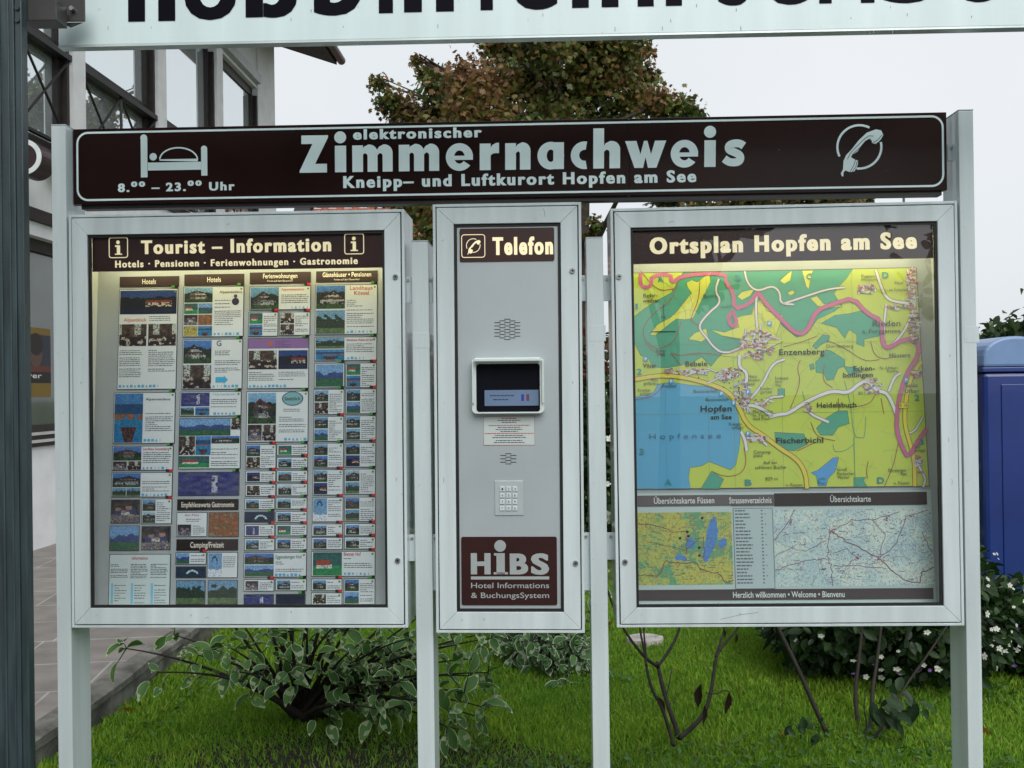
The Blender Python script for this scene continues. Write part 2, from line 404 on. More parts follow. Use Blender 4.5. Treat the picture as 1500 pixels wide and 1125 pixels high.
def lines_of_text(mb, x0, z0, x1, z1, y, rng, col=C(70, 72, 78), pitch=.0062, th=.0021):
    z = z1 - pitch
    while z > z0:
        x = x0; end = x1 - (x1 - x0) * (rng.uniform(0, .12) if rng.random() < .75 else rng.uniform(.3, .7))
        while x < end:
            wd = rng.uniform(.004, .012); e = min(x + wd, end)
            mb.rect(x, z, e, z + th * rng.uniform(.8, 1.2), y, col); x = e + .0016
        z -= pitch * (1 if rng.random() < .88 else 1.8)

def icon_row(mb, x0, x1, z, y, rng, s=.011):
    x = x0
    while x + s < x1:
        c = C(90, 160, 195); k = rng.random()
        if k < .3: mb.rect(x, z, x + s * .85, z + s * .8, y, c)
        elif k < .6:
            mb.rect(x, z, x + s * .8, z + s * .25, y, c); mb.rect(x + s * .2, z + s * .25, x + s * .6, z + s * .7, y, c)
        elif k < .8: mb.disc(x + s * .4, z + s * .4, s * .36, y, c, 8)
        else: mb.rect(x + s * .3, z, x + s * .5, z + s * .75, y, c)
        x += s * 1.18

# ==================================================================  LEFT CASE : hotel directory
LC = cabinet('display_case', ((99, 317), (590.5, 304), (599, 922), (106.5, 917.5)), ((127, 347), (561.6, 334.4), (569, 892), (133, 889)), .185,
             ((578.6, 404.4), (583.6, 822)))
tag(LC.root, 'lit glass case headed Tourist – Information, full of small hotel cards', 'display case', 'notice cases on the white posts')
scuffs(LC, LC.door, ((425, 896, 427, 899), (330, 330, 334, 329), (118, 560, 119, 563), (580, 700, 580.6, 706), (300, 905, 306, 904.5)))
def case_inside(P, hdr_l, hdr_r, y_top, y_bot):
    x0, z0, x1, z1 = P.op; e = .008
    m = MB(); frame_bars(m, (x0 + .0002, z0 + .0002, x1 - .0002, z1 - .0002), (x0 + e, z0 + e, x1 - e, z1 - e), .003, .012); m.build('gasket', BLACK, P.root)
    m = MB(); m.box(x0 + e + .0003, x1 - e - .0003, .006, .009, z0 + e + .0003, z1 - e - .0003); m.build('glass_pane', GLASS, P.root)
    hz = (P.D(*hdr_l, .015).z + P.D(*hdr_r, .015).z) / 2
    m = MB(); m.box(x0 + e, x1 - e, .014, .018, hz, z1 + .01); P.header = m.build('header_panel', BROWN2, P.root)
    P.hz = hz
    k = (y_top - y_bot) / (hz - z0); P.k = k; P.y0 = y_bot - k * z0; P.tilt = -math.atan(k); P.n = math.sqrt(1 + k * k)
    hw = P.w / 2 - .012
    m = MB(); m.box(-hw, hw, 0, .006, (z0 - .02) * P.n, (z1 + .0) * P.n); P.board = m.build('back_board', mat('board_grey', (.36, .39, .40), .6, var=.05), P.root, loc=(0, P.y0, 0), rotx=P.tilt)
    m = MB()
    for xa in (-hw, hw - .003): m.box(xa, xa + .003, .022, P.y0 + k * z1 - .001, z0 - .015, z1 + .01)
    m.box(-hw + .003, hw - .003, .022, .09, z0 - .012, z0 - .009)
    m.build('side_lining', LINING, P.root)
    m = MB(); m.tube([(-hw + .05, .075, hz + .055), (hw - .05, .075, hz + .055)], .013, 12); m.build('lamp_tube', TUBE, P.root, smooth=True)
def board_uv(P, px, py):
    p = P.D(px, py, P.y0, P.k); return (p.x, p.z * P.n)
case_inside(LC, (132, 400), (559, 390), .165, .085)

HL = lambda px, py: (lambda p: (p.x, p.z))(LC.D(px, py, .014))
m = MB()
LC.txt(m, 'Tourist – Information', (204.4, 373.6), (483, 367), 20, .0132, (1, 1, 1), .028, .0016, HL)
LC.txt(m, 'Hotels · Pensionen · Ferienwohnungen · Gastronomie', (167, 392.6), (522.4, 386.4), 10, .0132, (1, 1, 1), .024, .0007, HL)
for (a, b, c, d) in ((158, 350, 185, 378.4), (502.6, 341.6, 531, 370.4)):
    x0, z1 = HL(a, b); x1, z0 = HL(c, d); m.stroke(rrect(x0, z0, x1, z1, .007), .0028, .0132, (1, 1, 1), True)
    cx, cz, s_ = (x0 + x1) / 2, (z0 + z1) / 2, (z1 - z0)
    m.disc(cx - .001, cz + .27 * s_, .095 * s_, .0132, (1, 1, 1)); m.rect(cx - .08 * s_, cz - .3 * s_, cx + .09 * s_, cz + .12 * s_, .0132, (1, 1, 1))
    m.rect(cx - .17 * s_, cz + .04 * s_, cx - .08 * s_, cz + .12 * s_, .0132, (1, 1, 1)); m.rect(cx - .18 * s_, cz - .36 * s_, cx + .19 * s_, cz - .3 * s_, .0132, (1, 1, 1))
m.build('lettering', GLOW, LC.header)

WHITE_P = C(204, 211, 214)
RNG = random.Random(11)
def place(P, boxpx):
    x0, y0, x1, y1 = boxpx
    q = [board_uv(P, x0, y0), board_uv(P, x1, y0), board_uv(P, x1, y1), board_uv(P, x0, y1)]
    return ((q[0][0] + q[3][0]) / 2, (q[2][1] + q[3][1]) / 2, (q[1][0] + q[2][0]) / 2, (q[0][1] + q[1][1]) / 2)
def on_board(P, mb, name, m, u, v):
    return mb.build(name, m, P.root, loc=(u, P.y0 + P.k * v / P.n, v / P.n), rotx=P.tilt)

def card(box, photos=(), texts=(), title=None, icons=None, extra=None, paper=WHITE_P, lamp='g', lbl=None):
    u0, v0, u1, v1 = place(LC, box); uc, vc = (u0 + u1) / 2, (v0 + v1) / 2; W, Hh = u1 - u0, v1 - v0
    X = lambda f: -W / 2 + W * f
    Z = lambda f: Hh / 2 - Hh * f
    m = MB(); m.box(-W / 2 - .002, W / 2 + .002, -.0025, -.0003, -Hh / 2 - .002, Hh / 2 + .002, C(52, 62, 64))
    m.rect(-W / 2, -Hh / 2, W / 2, Hh / 2, -.0030, paper)
    for t in texts: lines_of_text(m, X(t[0]), Z(t[3]), X(t[2]), Z(t[1]), -.0034, RNG)
    if icons: icon_row(m, X(icons[0]), X(icons[1]), Z(icons[2]), -.0034, RNG, icons[3] if len(icons) > 3 else .0105)
    if title:
        for (tx, fx0, fx1, fz, cap, tc) in title: m.text(tx, X(fx0), X(fx1), Z(fz), cap, -.0036, tc, .012)
    if extra: extra(m, X, Z)
    if lamp and texts: m.disc(W / 2 - .007, Hh / 2 - .007, .0035, -.0037, C(110, 125, 40), 8)
    c = on_board(LC, m, 'hotel_card' if texts else 'picture_card', PRINT, uc, vc)
    if lbl: c['label'] = lbl
    for (a, b, cc, d, kind) in photos:
        p = MB(); photo_grid(p, X(a), Z(d), X(cc), Z(b), -.0036, kind, RNG); p.build('photo', PRINT, c)
    if lamp:
        p = MB(); p.box(W / 2 - .019, W / 2 - .0095, -.006, -.0003, Hh / 2 + .0035, Hh / 2 + .0115, C(70, 150, 60) if lamp == 'g' else C(38, 40, 40))
        p.box(W / 2 - .009, W / 2 + .0005, -.006, -.0003, Hh / 2 + .0035, Hh / 2 + .0115, C(18, 20, 22) if lamp == 'g' else C(205, 40, 46)); p.build('vacancy_light', PRINT, c)
    return c
def bar(P, box, text, cap, col=C(44, 22, 20), tcol=C(225, 220, 205), sub=None, squeeze=.72, name='heading_strip', tx=0., bold=.012):
    u0, v0, u1, v1 = place(P, box); W, Hh = u1 - u0, v1 - v0
    m = MB(); m.box(-W / 2, W / 2, -.003, -.0003, -Hh / 2, Hh / 2, col)
    m.ctext(text, tx * W, -cap / 2 + (.006 if sub else 0), cap, -.0034, tcol, bold, squeeze)
    if sub: m.ctext(sub, 0, -.013, .006, -.0034, tcol, .0, .9)
    return on_board(P, m, name, PRINT, (u0 + u1) / 2, (v0 + v1) / 2)
bar(LC, (174, 406, 260, 421), 'Hotels', .0165); bar(LC, (268, 402, 355, 418), 'Hotels', .0165)
bar(LC, (363.5, 398.5, 453, 415), 'Ferienwohnungen', .0150, sub='Ferien auf dem Bauernhof'); bar(LC, (461, 396, 552, 412), 'Gästehäuser • Pensionen', .0150, sub='Ferien auf dem Bauernhof')
ORG, RED, DK, GRN = C(190, 96, 60), C(170, 40, 44), C(60, 62, 74), C(60, 110, 80)
# column one
card((173, 425, 257, 570), ((.01, .01, .99, .25, 'dusk'), (.01, .35, .48, .57, 'room'), (.51, .35, .99, .57, 'room')),
     ((.52, .26, .9, .33), (.02, .6, .42, .9), (.52, .6, .99, .86)), [('Alpenblick', .08, .48, .325, .012, ORG)], (.02, .75, .985))
card((166.5, 576, 254.4, 649), ((.01, .01, .48, .99, 'lake'),), ((.52, .38, .98, .78),), [('Alpenresidenz', .52, .93, .15, .008, DK)], (.5, .84, .97))
card((165, 654, 252, 688), ((.01, .01, .48, .6, 'house'), (.01, .63, .24, .99, 'people'), (.25, .63, .48, .99, 'room')), ((.51, .2, .98, .78),), [('Landhaus Sonnenberg', .51, .94, .16, .008, RED)], (.5, .98, .98))
card((164, 692.5, 251, 727), ((.01, .01, .48, .6, 'house'), (.01, .63, .24, .99, 'trees'), (.25, .63, .48, .99, 'trees')), ((.51, .3, .98, .78),), None, (.5, .98, .98), lamp='r')
card((163.5, 732, 204, 765), ((.0, .0, 1, 1, 'people'),), lamp=None)
card((208, 731, 250.5, 766), ((.02, .02, .46, .48, 'house'), (.02, .52, .46, .98, 'house')), ((.5, .08, .98, .95),), lamp='r')
card((161.6, 770, 203, 805), ((0, 0, 1, 1, 'mountain'),), lamp=None); card((208, 771, 248.5, 804), ((0, 0, 1, 1, 'people'),), lamp=None)
def info(m, X, Z):
    for a in (0, .33, .66):
        lines_of_text(m, X(.02 + a), Z(.47), X(.31 + a), Z(.17), -.0034, RNG, pitch=.0052)
        m.rect(X(.03 + a), Z(.98), X(.07 + a), Z(.57), -.0034, C(120, 185, 210)); lines_of_text(m, X(.09 + a), Z(.98), X(.29 + a), Z(.57), -.0034, RNG, pitch=.008)
card((161, 811.5, 248.5, 884.5), (), (), [('Information', .37, .63, .1, .010, RED)], None, info, lamp=None, paper=C(190, 205, 205))
# column two
card((267, 421, 354, 493), ((.01, .01, .485, .31, 'house'), (.01, .33, .24, .54, 'greenfield'), (.25, .33, .485, .54, 'mountain'), (.01, .56, .24, .77, 'people'), (.25, .56, .485, .77, 'orange'), (.01, .79, .24, .99, 'yellow'), (.25, .79, .485, .99, 'lake')),
     ((.52, .24, .8, .44), (.52, .46, .98, .8)), [('Alpenresidenz', .6, .98, .13, .009, C(110, 104, 84))], (.51, .98, .98), lambda m, X, Z: (m.disc(X(.87), Z(.3), .012, -.0035, C(50, 44, 70)), m.disc(X(.87), Z(.19), .006, -.0035, C(60, 54, 80))))
card((266, 498, 352.5, 570), ((.01, .01, .485, .48, 'house'), (.01, .51, .485, .99, 'room')), ((.54, .2, .8, .35), (.54, .4, .98, .68)), [('G', .57, .65, .13, .018, C(40, 50, 100))], (.51, .98, .97),
     lambda m, X, Z: m.flat([(X(.56), Z(.87)), (X(.56), Z(.76)), (X(.7), Z(.76)), (X(.7), Z(.73)), (X(.77), Z(.815)), (X(.7), Z(.9)), (X(.7), Z(.87))], -.0035, C(60, 160, 200)))
card((263, 574.5, 351, 609), ((.01, .02, .485, .6, 'violet'), (.01, .64, .23, .98, 'trees'), (.25, .64, .485, .98, 'lake')), ((.51, .25, .98, .72),), [('Hartmann', .54, .9, .14, .007, C(110, 170, 200))], (.55, .98, .97))
card((261.6, 613.6, 350.4, 686), ((.0, .0, .84, .34, 'mountain'), (.85, .0, 1, .22, 'room'), (.0, .35, .26, .73, 'room'), (.27, .35, .52, .73, 'lake'), (.53, .35, .99, .5, 'house'), (.0, .75, .5, .98, 'greenfield')), ((.53, .58, .98, .95),))
card((261, 692, 348.5, 725), ((0, 0, 1, 1, 'violet'),), lamp='g')
bar(LC, (259, 731, 348.4, 747), 'Empfehlenswerte Gastronomie', .0160, C(34, 24, 24), squeeze=.58); bar(LC, (258, 789.5, 348, 806), 'Camping/Freizeit', .0175, C(34, 24, 24), squeeze=.62)
card((259, 751, 302, 785), ((.02, .5, .48, .98, 'people'),), ((.55, .5, .95, .95), (.3, .2, .8, .4)), [('Am Platz', .25, .75, .14, .007, C(170, 90, 110))], lamp=None)
card((305.6, 751, 348, 785.5), ((0, 0, 1, 1, 'orange'),), lamp=None)
card((257.6, 809.5, 301, 825.4), ((.01, .03, .45, .97, 'mountain'),), ((.5, .1, .98, .9),), lamp='r')
card((304, 809.5, 347, 845.4), ((.02, .02, .48, .98, 'paraglide'),), ((.52, .1, .95, .65),), lamp=None)
card((258, 830, 300.6, 845), ((0, 0, 1, 1, 'arc'),), lamp=None); card((258.6, 850.4, 299.4, 884), ((0, 0, 1, 1, 'trees'),), lamp=None); card((305, 850.6, 346.6, 884), ((0, 0, 1, 1, 'trees'),), lamp=None)
# column three
card((364, 420, 452.4, 453), ((.01, .02, .48, .98, 'house'),), ((.52, .3, .98, .78),), [('Appartementhaus', .52, .9, .17, .008, ORG)], (.68, .99, .98), lamp='r')
small2 = lambda k1, k2: ((.02, .02, .48, .48, k1), (.02, .52, .48, .98, k2))
card((362.4, 458, 404.4, 492), small2('greenfield', 'lake'), ((.52, .1, .98, .9),), lamp='r'); card((408, 457.5, 451.6, 490.6), small2('room', 'room'), ((.52, .1, .98, .9),), lamp='r')
card((361.5, 496, 450, 568.4), ((.01, .24, .48, .62, 'room'), (.505, .24, .99, .62, 'dusk')), ((.02, .65, .47, .88), (.51, .65, .98, .88)), None, (.02, .7, .985),
     lambda m, X, Z: (m.rect(X(0), Z(.2), X(1), Z(0), -.0034, C(128, 98, 150)), m.disc(X(.37), Z(.1), .0075, -.0037, C(170, 96, 60), 8), lines_of_text(m, X(.45), Z(.18), X(.72), Z(.02), -.0036, RNG, C(90, 60, 110))))
card((360, 574, 449.6, 647), ((.02, .02, .48, .64, 'house'), (.02, .66, .25, .98, 'people'), (.26, .66, .48, .98, 'room')), ((.6, .32, .9, .44), (.53, .48, .98, .84)), None, (.62, .99, .98),
     lambda m, X, Z: (m.disc(X(.75), Z(.14), .023, -.0034, C(60, 84, 110), 24, 1.5), m.disc(X(.75), Z(.14), .0205, -.0037, C(120, 165, 170), 24, 1.5), m.text('Seeblick', X(.62), X(.88), Z(.175), .011, -.004, C(34, 40, 44), .012)))
def small(x0, x1, y0, y1, k1, lamp, k2=None):
    if k2: ph = small2(k1, k2)
    else: ph = ((.04, .1, .48, .94, k1),)
    card((x0, y0, x1, y1), ph, ((.52, .12, .98, .95),), None, None, None, lamp=lamp)
small(359, 402.4, 652, 686, 'house', 'r', 'room')
for (a, b, k, l) in ((651.4, 667, 'greenfield', 'g'), (670.6, 686, 'house', 'r'), (690, 705.4, 'house', 'g'), (709.5, 726, 'house', 'r')): small(405, 449, a, b, k, l)
for (a, b, k, l) in ((690.6, 706, 'dusk', 'r'), (710, 726.4, 'room', 'r')): small(359, 402.2, a, b, k, l)
for (a, b, k, l) in ((730.6, 746, 'house', 'r'), (769, 785, 'violet', 'r'), (789.6, 806, 'house', 'r')): small(358, 401, a, b, k, l)
for (a, b, k, l) in ((730, 745.4, 'house', 'g'), (750, 765, 'house', 'r'), (769, 784.6, 'greenfield', 'r'), (789, 805, 'house', 'g')): small(404, 448.4, a, b, k, l)
card((358, 750.6, 400.6, 764.4), ((0, 0, 1, 1, 'arc'),), lamp='g')
card((357, 810, 448, 845), ((.01, .02, .48, .48, 'house'), (.01, .52, .48, .98, 'mountain')), ((.51, .32, .75, .55), (.51, .62, .98, .8)), [('Eggensberger Hof', .51, .93, .24, .011, GRN)], (.5, .98, .98))
small(357.5, 400.5, 849.6, 865.4, 'people', 'r'); small(404, 448, 849, 865, 'house', 'g')
card((357.6, 871.6, 399.6, 885), ((0, 0, 1, 1, 'violet'),), lamp=None); card((404.6, 871.4, 446.4, 885), ((0, 0, 1, 1, 'night'),), lamp='g')
# column four
card((460.4, 417, 551, 489), ((.01, .01, .48, .48, 'house'), (.01, .51, .48, .99, 'trees')), ((.51, .28, .8, .44), (.51, .48, .98, .86)), [('Landhaus', .56, .93, .1, .013, ORG), ('Kössel', .63, .87, .205, .013, ORG)], (.51, .98, .98))
card((460, 494, 550.4, 527.4), ((.01, .01, .48, .48, 'trees'), (.01, .52, .48, .98, 'lake')), ((.51, .22, .98, .72),), [('Gästehaus Huber am See', .51, .95, .16, .008, RED)], (.52, .85, .96))
card((459.6, 532.6, 503, 567.4), ((.03, .03, .97, .97, 'mountain'),), lamp='g'); small(506, 550, 532, 567, 'greenfield', 'r', 'lake')
ks = ('house', 'house', 'room', 'mountain', 'house', 'dusk', 'trees')
for q, (a, b) in enumerate(((571, 606.6), (610.6, 646), (650, 685), (689, 725))):
    small(459 - q * .3, 502.4 - q * .3, a, b, 'house', 'gr'[q % 2], ks[q + 2]); small(506 - q * .3, 550 - q * .2, a - .8, b - 1, 'house', 'rg'[q % 2], ks[q + 3])
card((457.4, 729.6, 501.6, 764.4), ((.02, .02, .48, .98, 'paraglide'),), ((.52, .06, .98, .92),), lamp='r'); small(505, 549.6, 729.4, 764, 'house', 'r', 'trees')
for (a, b) in ((768.6, 785.4), (788.4, 805)): small(457, 501, a, b, 'house', 'r'); small(505, 549.6, a - .4, b - .4, 'house', 'r')
card((456.4, 809, 549.4, 844.4), ((.02, .02, .48, .98, 'greenfield'),), ((.51, .22, .75, .36), (.51, .42, .98, .74)), [('Bremer Hof', .51, .78, .17, .011, RED)], (.51, .98, .97), lamp='r')
small(456.6, 500.6, 849.4, 865.4, 'house', 'r'); small(504.6, 549.4, 849.4, 886, 'house', 'g', 'mountain'); small(456.6, 500.6, 869.8, 886, 'room', 'r')

# ==================================================================  RIGHT CASE : town map
RC = cabinet('display_case', ((895.5, 302), (1403, 297.6), (1412, 913), (902, 923)), ((924.4, 330.6), (1374.4, 327), (1382, 883.6), (932.4, 893.6)), .185,
             ((908, 403), (914.6, 824.6)))
tag(RC.root, 'lit glass case headed Ortsplan Hopfen am See with a coloured town map', 'display case', 'notice cases on the white posts')
scuffs(RC, RC.door, ((1056, 908, 1112, 897), (982, 325, 990, 323), (1388, 640, 1389, 646), (1393, 700, 1393.4, 709), (1052, 884.5, 1054, 887), (1390, 520, 1391, 524)))
case_inside(RC, (928, 383.6), (1371, 381), .17, .08)
HR = lambda px, py: (lambda p: (p.x, p.z))(RC.D(px, py, .014))
m = MB(); RC.txt(m, 'Ortsplan Hopfen am See', (954, 369.6), (1345, 366.6), 24.4, .0132, (1, 1, 1), .03, .0022, HR); m.build('lettering', GLOW, RC.header)

BU = lambda px, py: board_uv(RC, px, py)
def bmesh_obj(mb, name, parent=None):
    return mb.build(name, PRINT, parent or RC.root, loc=(0, RC.y0, 0), rotx=RC.tilt)
PXM = (BU(1200, 600)[0] - BU(1100, 600)[0]) / 100
m = MB()
q = [BU(927, 398), BU(1343.5, 394), BU(1361, 710.5), BU(930, 717)]
FIELD, FOREST, LAKE, CLEAR = C(184, 200, 84), C(78, 156, 132), C(88, 160, 198), C(204, 210, 92)
m.face([(q[3][0], -.004, q[3][1]), (q[2][0], -.004, q[2][1]), (q[1][0], -.004, q[1][1]), (q[0][0], -.004, q[0][1])], FIELD)
for a, b in ((q[0], q[1]), (q[1], q[2]), (q[2], q[3])): m.stroke([a, b], .002, -.0043, C(80, 90, 90))
def mp(pts, layer, col, edge=True):
    P = [BU(*p) for p in pts]; m.flat(P, -.0042 - layer * .00025, col)
    if edge: m.stroke(P, .0012, -.0042 - layer * .00025 - .0001, C(84, 104, 84), True)
def sm(pts, n=2):                                         # Chaikin smoothing of open polylines
    for _ in range(n):
        o = [pts[0]]
        for a, b in zip(pts, pts[1:]):
            o += [(a[0] * .75 + b[0] * .25, a[1] * .75 + b[1] * .25), (a[0] * .25 + b[0] * .75, a[1] * .25 + b[1] * .75)]
        pts = o + [pts[-1]]
    return pts
def road(pts, wpx, layer, col, casing=None, cw=1.6, s=2):
    P = [BU(*p) for p in sm(pts, s)]
    if casing: m.stroke(P, (wpx + cw) * PXM, -.0042 - layer * .00025, casing)
    m.stroke(P, wpx * PXM, -.0042 - layer * .00025 - .00012, col)
mp([(929, 463), (946, 450), (966, 438), (986, 427), (997, 408), (1003, 398), (1252, 395.5), (1243, 408), (1232, 420), (1224, 431), (1236, 448), (1226, 456), (1200, 468), (1186, 488), (1170, 494), (1150, 478), (1130, 452), (1118, 438), (1108, 446), (1102, 462), (1090, 466), (1078, 480), (1062, 492), (1086, 497), (1088, 506), (1062, 516), (1052, 526), (1044, 536), (1030, 522), (1018, 530), (1000, 534), (980, 538), (958, 537), (950, 522), (940, 520), (930, 500)], 0, FOREST)
for pts in ([(1008, 413), (1016, 409), (1024, 412), (1042, 399), (1044, 412), (1034, 432), (1027, 446), (1018, 465), (1006, 467), (993, 466), (982, 474), (962, 490), (953, 489), (965, 474), (984, 464), (993, 456), (1006, 440), (1016, 428), (1010, 420)],
            [(1083, 434), (1090, 427), (1108, 423), (1102, 433), (1090, 439)], [(1145, 411), (1157, 401), (1164, 397), (1161, 411), (1152, 416)], [(1011, 496), (1020, 487), (1037, 480), (1040, 493), (1030, 500)],
            [(1044, 482), (1064, 486), (1086, 478), (1080, 466), (1090, 462), (1104, 460), (1112, 441), (1121, 445), (1126, 455), (1150, 462), (1140, 490), (1150, 500), (1100, 524), (1062, 521), (1088, 508), (1088, 496), (1060, 491)],
            [(1157, 428), (1165, 425), (1168, 430), (1160, 433)], [(1190, 437), (1200, 434), (1210, 446), (1226, 442), (1236, 450), (1212, 452), (1200, 448)], [(1178, 397), (1194, 396.5), (1192, 402), (1188, 424), (1184, 420)]): mp(pts, 1, CLEAR)
for pts in ([(1205, 474), (1226, 462), (1246, 460), (1263, 456), (1290, 470), (1299, 480), (1294, 492), (1268, 497), (1268, 508), (1257, 504), (1257, 490), (1246, 483), (1240, 496), (1228, 480)], [(1193, 507), (1208, 490), (1218, 492), (1216, 500), (1205, 505), (1198, 512)],
            [(1197, 530), (1208, 520), (1212, 512), (1220, 514), (1240, 527), (1240, 536), (1230, 540), (1223, 556), (1214, 557), (1209, 547), (1198, 545)], [(1238, 537), (1255, 538), (1266, 545), (1246, 549)], [(1137, 633), (1180, 635), (1185, 650), (1165, 660), (1140, 657)],
            [(1198, 627), (1212, 612), (1230, 601), (1243, 601), (1246, 620), (1230, 625), (1222, 637), (1204, 637)], [(1028, 716), (1044, 690), (1062, 702), (1055, 716)], [(1252, 699), (1270, 698), (1266, 703), (1272, 712), (1252, 712)], [(1188, 534), (1194, 532), (1196, 540), (1190, 542)], [(1142, 569), (1152, 569), (1152, 580), (1142, 580)]): mp(pts, 1, FOREST)
mp([(931, 580), (950, 578), (960, 572), (965, 562), (985, 559), (1010, 563), (1040, 566), (1058, 573), (1075, 588), (1083, 604), (1087, 630), (1085, 655), (1080, 680), (1072, 688), (1062, 684), (1040, 676), (1030, 682), (1012, 685), (1010, 700), (1013, 716), (931, 717)], 1, LAKE)
mp([(1200, 688), (1210, 680), (1222, 670), (1230, 669), (1228, 680), (1225, 690), (1215, 700), (1212, 711), (1200, 711), (1198, 697), (1190, 692)], 1, C(84, 150, 205))
for X_ in (974, 1037, 1075, 1146, 1250): m.stroke([BU(X_, 398), BU(X_ + 4, 714)], .0008, -.0049, C(110, 140, 110))
for Y_ in (503, 605): m.stroke([BU(931, Y_ + 2), BU(1352, Y_ - 3)], .0008, -.0049, C(110, 140, 110))
PB = C(150, 84, 78)
for pts in ([(996, 412), (985, 440), (965, 452), (948, 470), (942, 485), (952, 510), (975, 520)], [(950, 500), (965, 512), (990, 500), (1000, 470)], [(1028, 410), (1026, 440), (1012, 468), (1026, 476)], [(1000, 535), (990, 522), (982, 515), (1000, 521), (1025, 515), (1060, 520)], [(940, 395), (965, 425), (990, 422)],
            [(1160, 598), (1176, 560), (1170, 540), (1175, 527)], [(1210, 534), (1207, 558), (1222, 568)], [(1230, 583), (1231, 603)], [(1284, 577), (1276, 592), (1245, 597)], [(1277, 500), (1282, 520), (1296, 527), (1310, 523)], [(1150, 508), (1180, 500), (1200, 492)], [(1213, 498), (1240, 510), (1268, 530), (1290, 527)],
            [(1190, 618), (1198, 640), (1225, 645)], [(1170, 660), (1195, 648)], [(1316, 650), (1310, 680), (1296, 712)], [(1273, 675), (1270, 690), (1272, 700)], [(1292, 583), (1296, 606)], [(931, 585), (960, 580), (975, 560)], [(1044, 690), (1062, 698), (1085, 696), (1096, 680), (1092, 655)]): road(pts, 1.1, 4, PB)
for pts in ([(1178, 573), (1182, 590), (1168, 600)], [(1239, 558), (1248, 590), (1252, 640), (1262, 640), (1268, 642), (1270, 610)], [(1222, 650), (1224, 662), (1240, 660), (1252, 650)], [(1252, 640), (1254, 700)]): road(pts, .9, 4, C(90, 150, 120))
WR, WG = C(214, 212, 214), C(120, 112, 130)
for pts, wd in (([(1130, 610), (1146, 606), (1156, 606), (1180, 590), (1200, 580), (1222, 572), (1245, 576), (1262, 560), (1275, 558), (1285, 572), (1300, 575), (1308, 590), (1314, 607)], 4.6), ([(1085, 603), (1098, 592), (1115, 596), (1134, 609)], 4.6), ([(1092, 594), (1118, 566), (1134, 532), (1152, 526)], 3), ([(1086, 520), (1085, 538), (1098, 545), (1094, 570), (1096, 592)], 4),
               ([(1216, 618), (1188, 606), (1186, 594)], 3.4), ([(1303, 573), (1311, 552), (1320, 547)], 3.2), ([(1088, 632), (1094, 645), (1096, 660)], 4), ([(1096, 641), (1115, 642), (1126, 652)], 3), ([(1118, 595), (1128, 582), (1150, 580)], 3), ([(1150, 445), (1178, 436), (1215, 424), (1240, 422)], 2.4), ([(1056, 408), (1050, 425), (1060, 442), (1040, 458), (1024, 478), (1038, 494), (1046, 506), (1060, 517), (1084, 513), (1096, 498)], 2.6),
               ([(1094, 397), (1098, 415), (1112, 427), (1135, 418), (1146, 428), (1146, 445), (1166, 446)], 2.4), ([(1112, 428), (1110, 450), (1112, 480)], 3), ([(1285, 397), (1292, 420), (1300, 438), (1315, 444), (1343, 446)], 3.6), ([(1260, 432), (1262, 420), (1280, 418), (1285, 428)], 3), ([(1330, 397), (1340, 420), (1342, 470)], 3.2), ([(1300, 447), (1296, 480), (1296, 506), (1306, 510), (1330, 480), (1340, 450)], 3), ([(1342, 672), (1350, 690), (1356, 700), (1352, 712)], 3), ([(1325, 620), (1328, 634), (1340, 632), (1352, 610)], 2.2)): road(pts, wd, 5, WR, WG)
road([(931, 555), (965, 549), (1000, 551), (1040, 561), (1070, 573), (1085, 596), (1096, 622), (1120, 637), (1145, 657), (1170, 672), (1182, 692), (1184, 715)], 5.4, 6, C(206, 196, 78), C(150, 96, 62), 2)
road([(1350, 530), (1336, 550), (1328, 580), (1325, 620), (1334, 650), (1340, 675), (1340, 711)], 5, 6, C(212, 200, 70), C(150, 96, 62), 1.6)
PK = C(190, 104, 142)
road([(940, 398), (940, 419), (955, 419), (957, 402), (985, 400), (986, 414), (1002, 402), (1066, 399), (1066, 414), (1077, 426), (1078, 452), (1100, 446), (1113, 428)], 5.4, 7, PK, None, 0, 1)
road([(1078, 454), (1068, 464), (1074, 478), (1083, 474), (1077, 456)], 5, 7, PK, None, 0, 1)
road([(1113, 428), (1130, 450), (1150, 470), (1165, 486), (1178, 490), (1188, 480), (1198, 455), (1225, 445), (1252, 437), (1272, 460), (1293, 470), (1294, 506), (1303, 511), (1325, 497), (1345, 500), (1347, 520), (1330, 545), (1321, 570), (1315, 600), (1314, 630), (1322, 655), (1331, 670), (1345, 645), (1358, 627)], 5.4, 8, PK, C(150, 96, 120), 1.2, 1)
rb = random.Random(4)
for _ in range(70):
    x, y = rb.uniform(1090, 1345), rb.uniform(480, 705); a = rb.uniform(0, 6.28); P = []
    for q in range(rb.randint(4, 11)):
        if 1090 < x < 1350 and 440 < y < 708: P.append(BU(x, y))
        a += rb.uniform(-.35, .35); x += math.cos(a) * 5; y += math.sin(a) * 5
    if len(P) > 2: m.stroke(P, rb.uniform(.0005, .0009), -.0047, C(*rb.choice([(140, 168, 90), (150, 150, 80), (120, 160, 130)])))
for _ in range(46):
    x, y = rb.uniform(935, 1240), rb.uniform(402, 530); a = rb.uniform(0, 6.28); P = []
    for q in range(rb.randint(5, 14)):
        if 932 < x < 1330 and 400 < y < 530: P.append(BU(x, y))
        a += rb.uniform(-.4, .4); x += math.cos(a) * 4; y += math.sin(a) * 4
    if len(P) > 2: m.stroke(P, rb.uniform(.0005, .0009), -.0050, C(*rb.choice([(70, 132, 110), (110, 150, 100), (120, 120, 90)])))
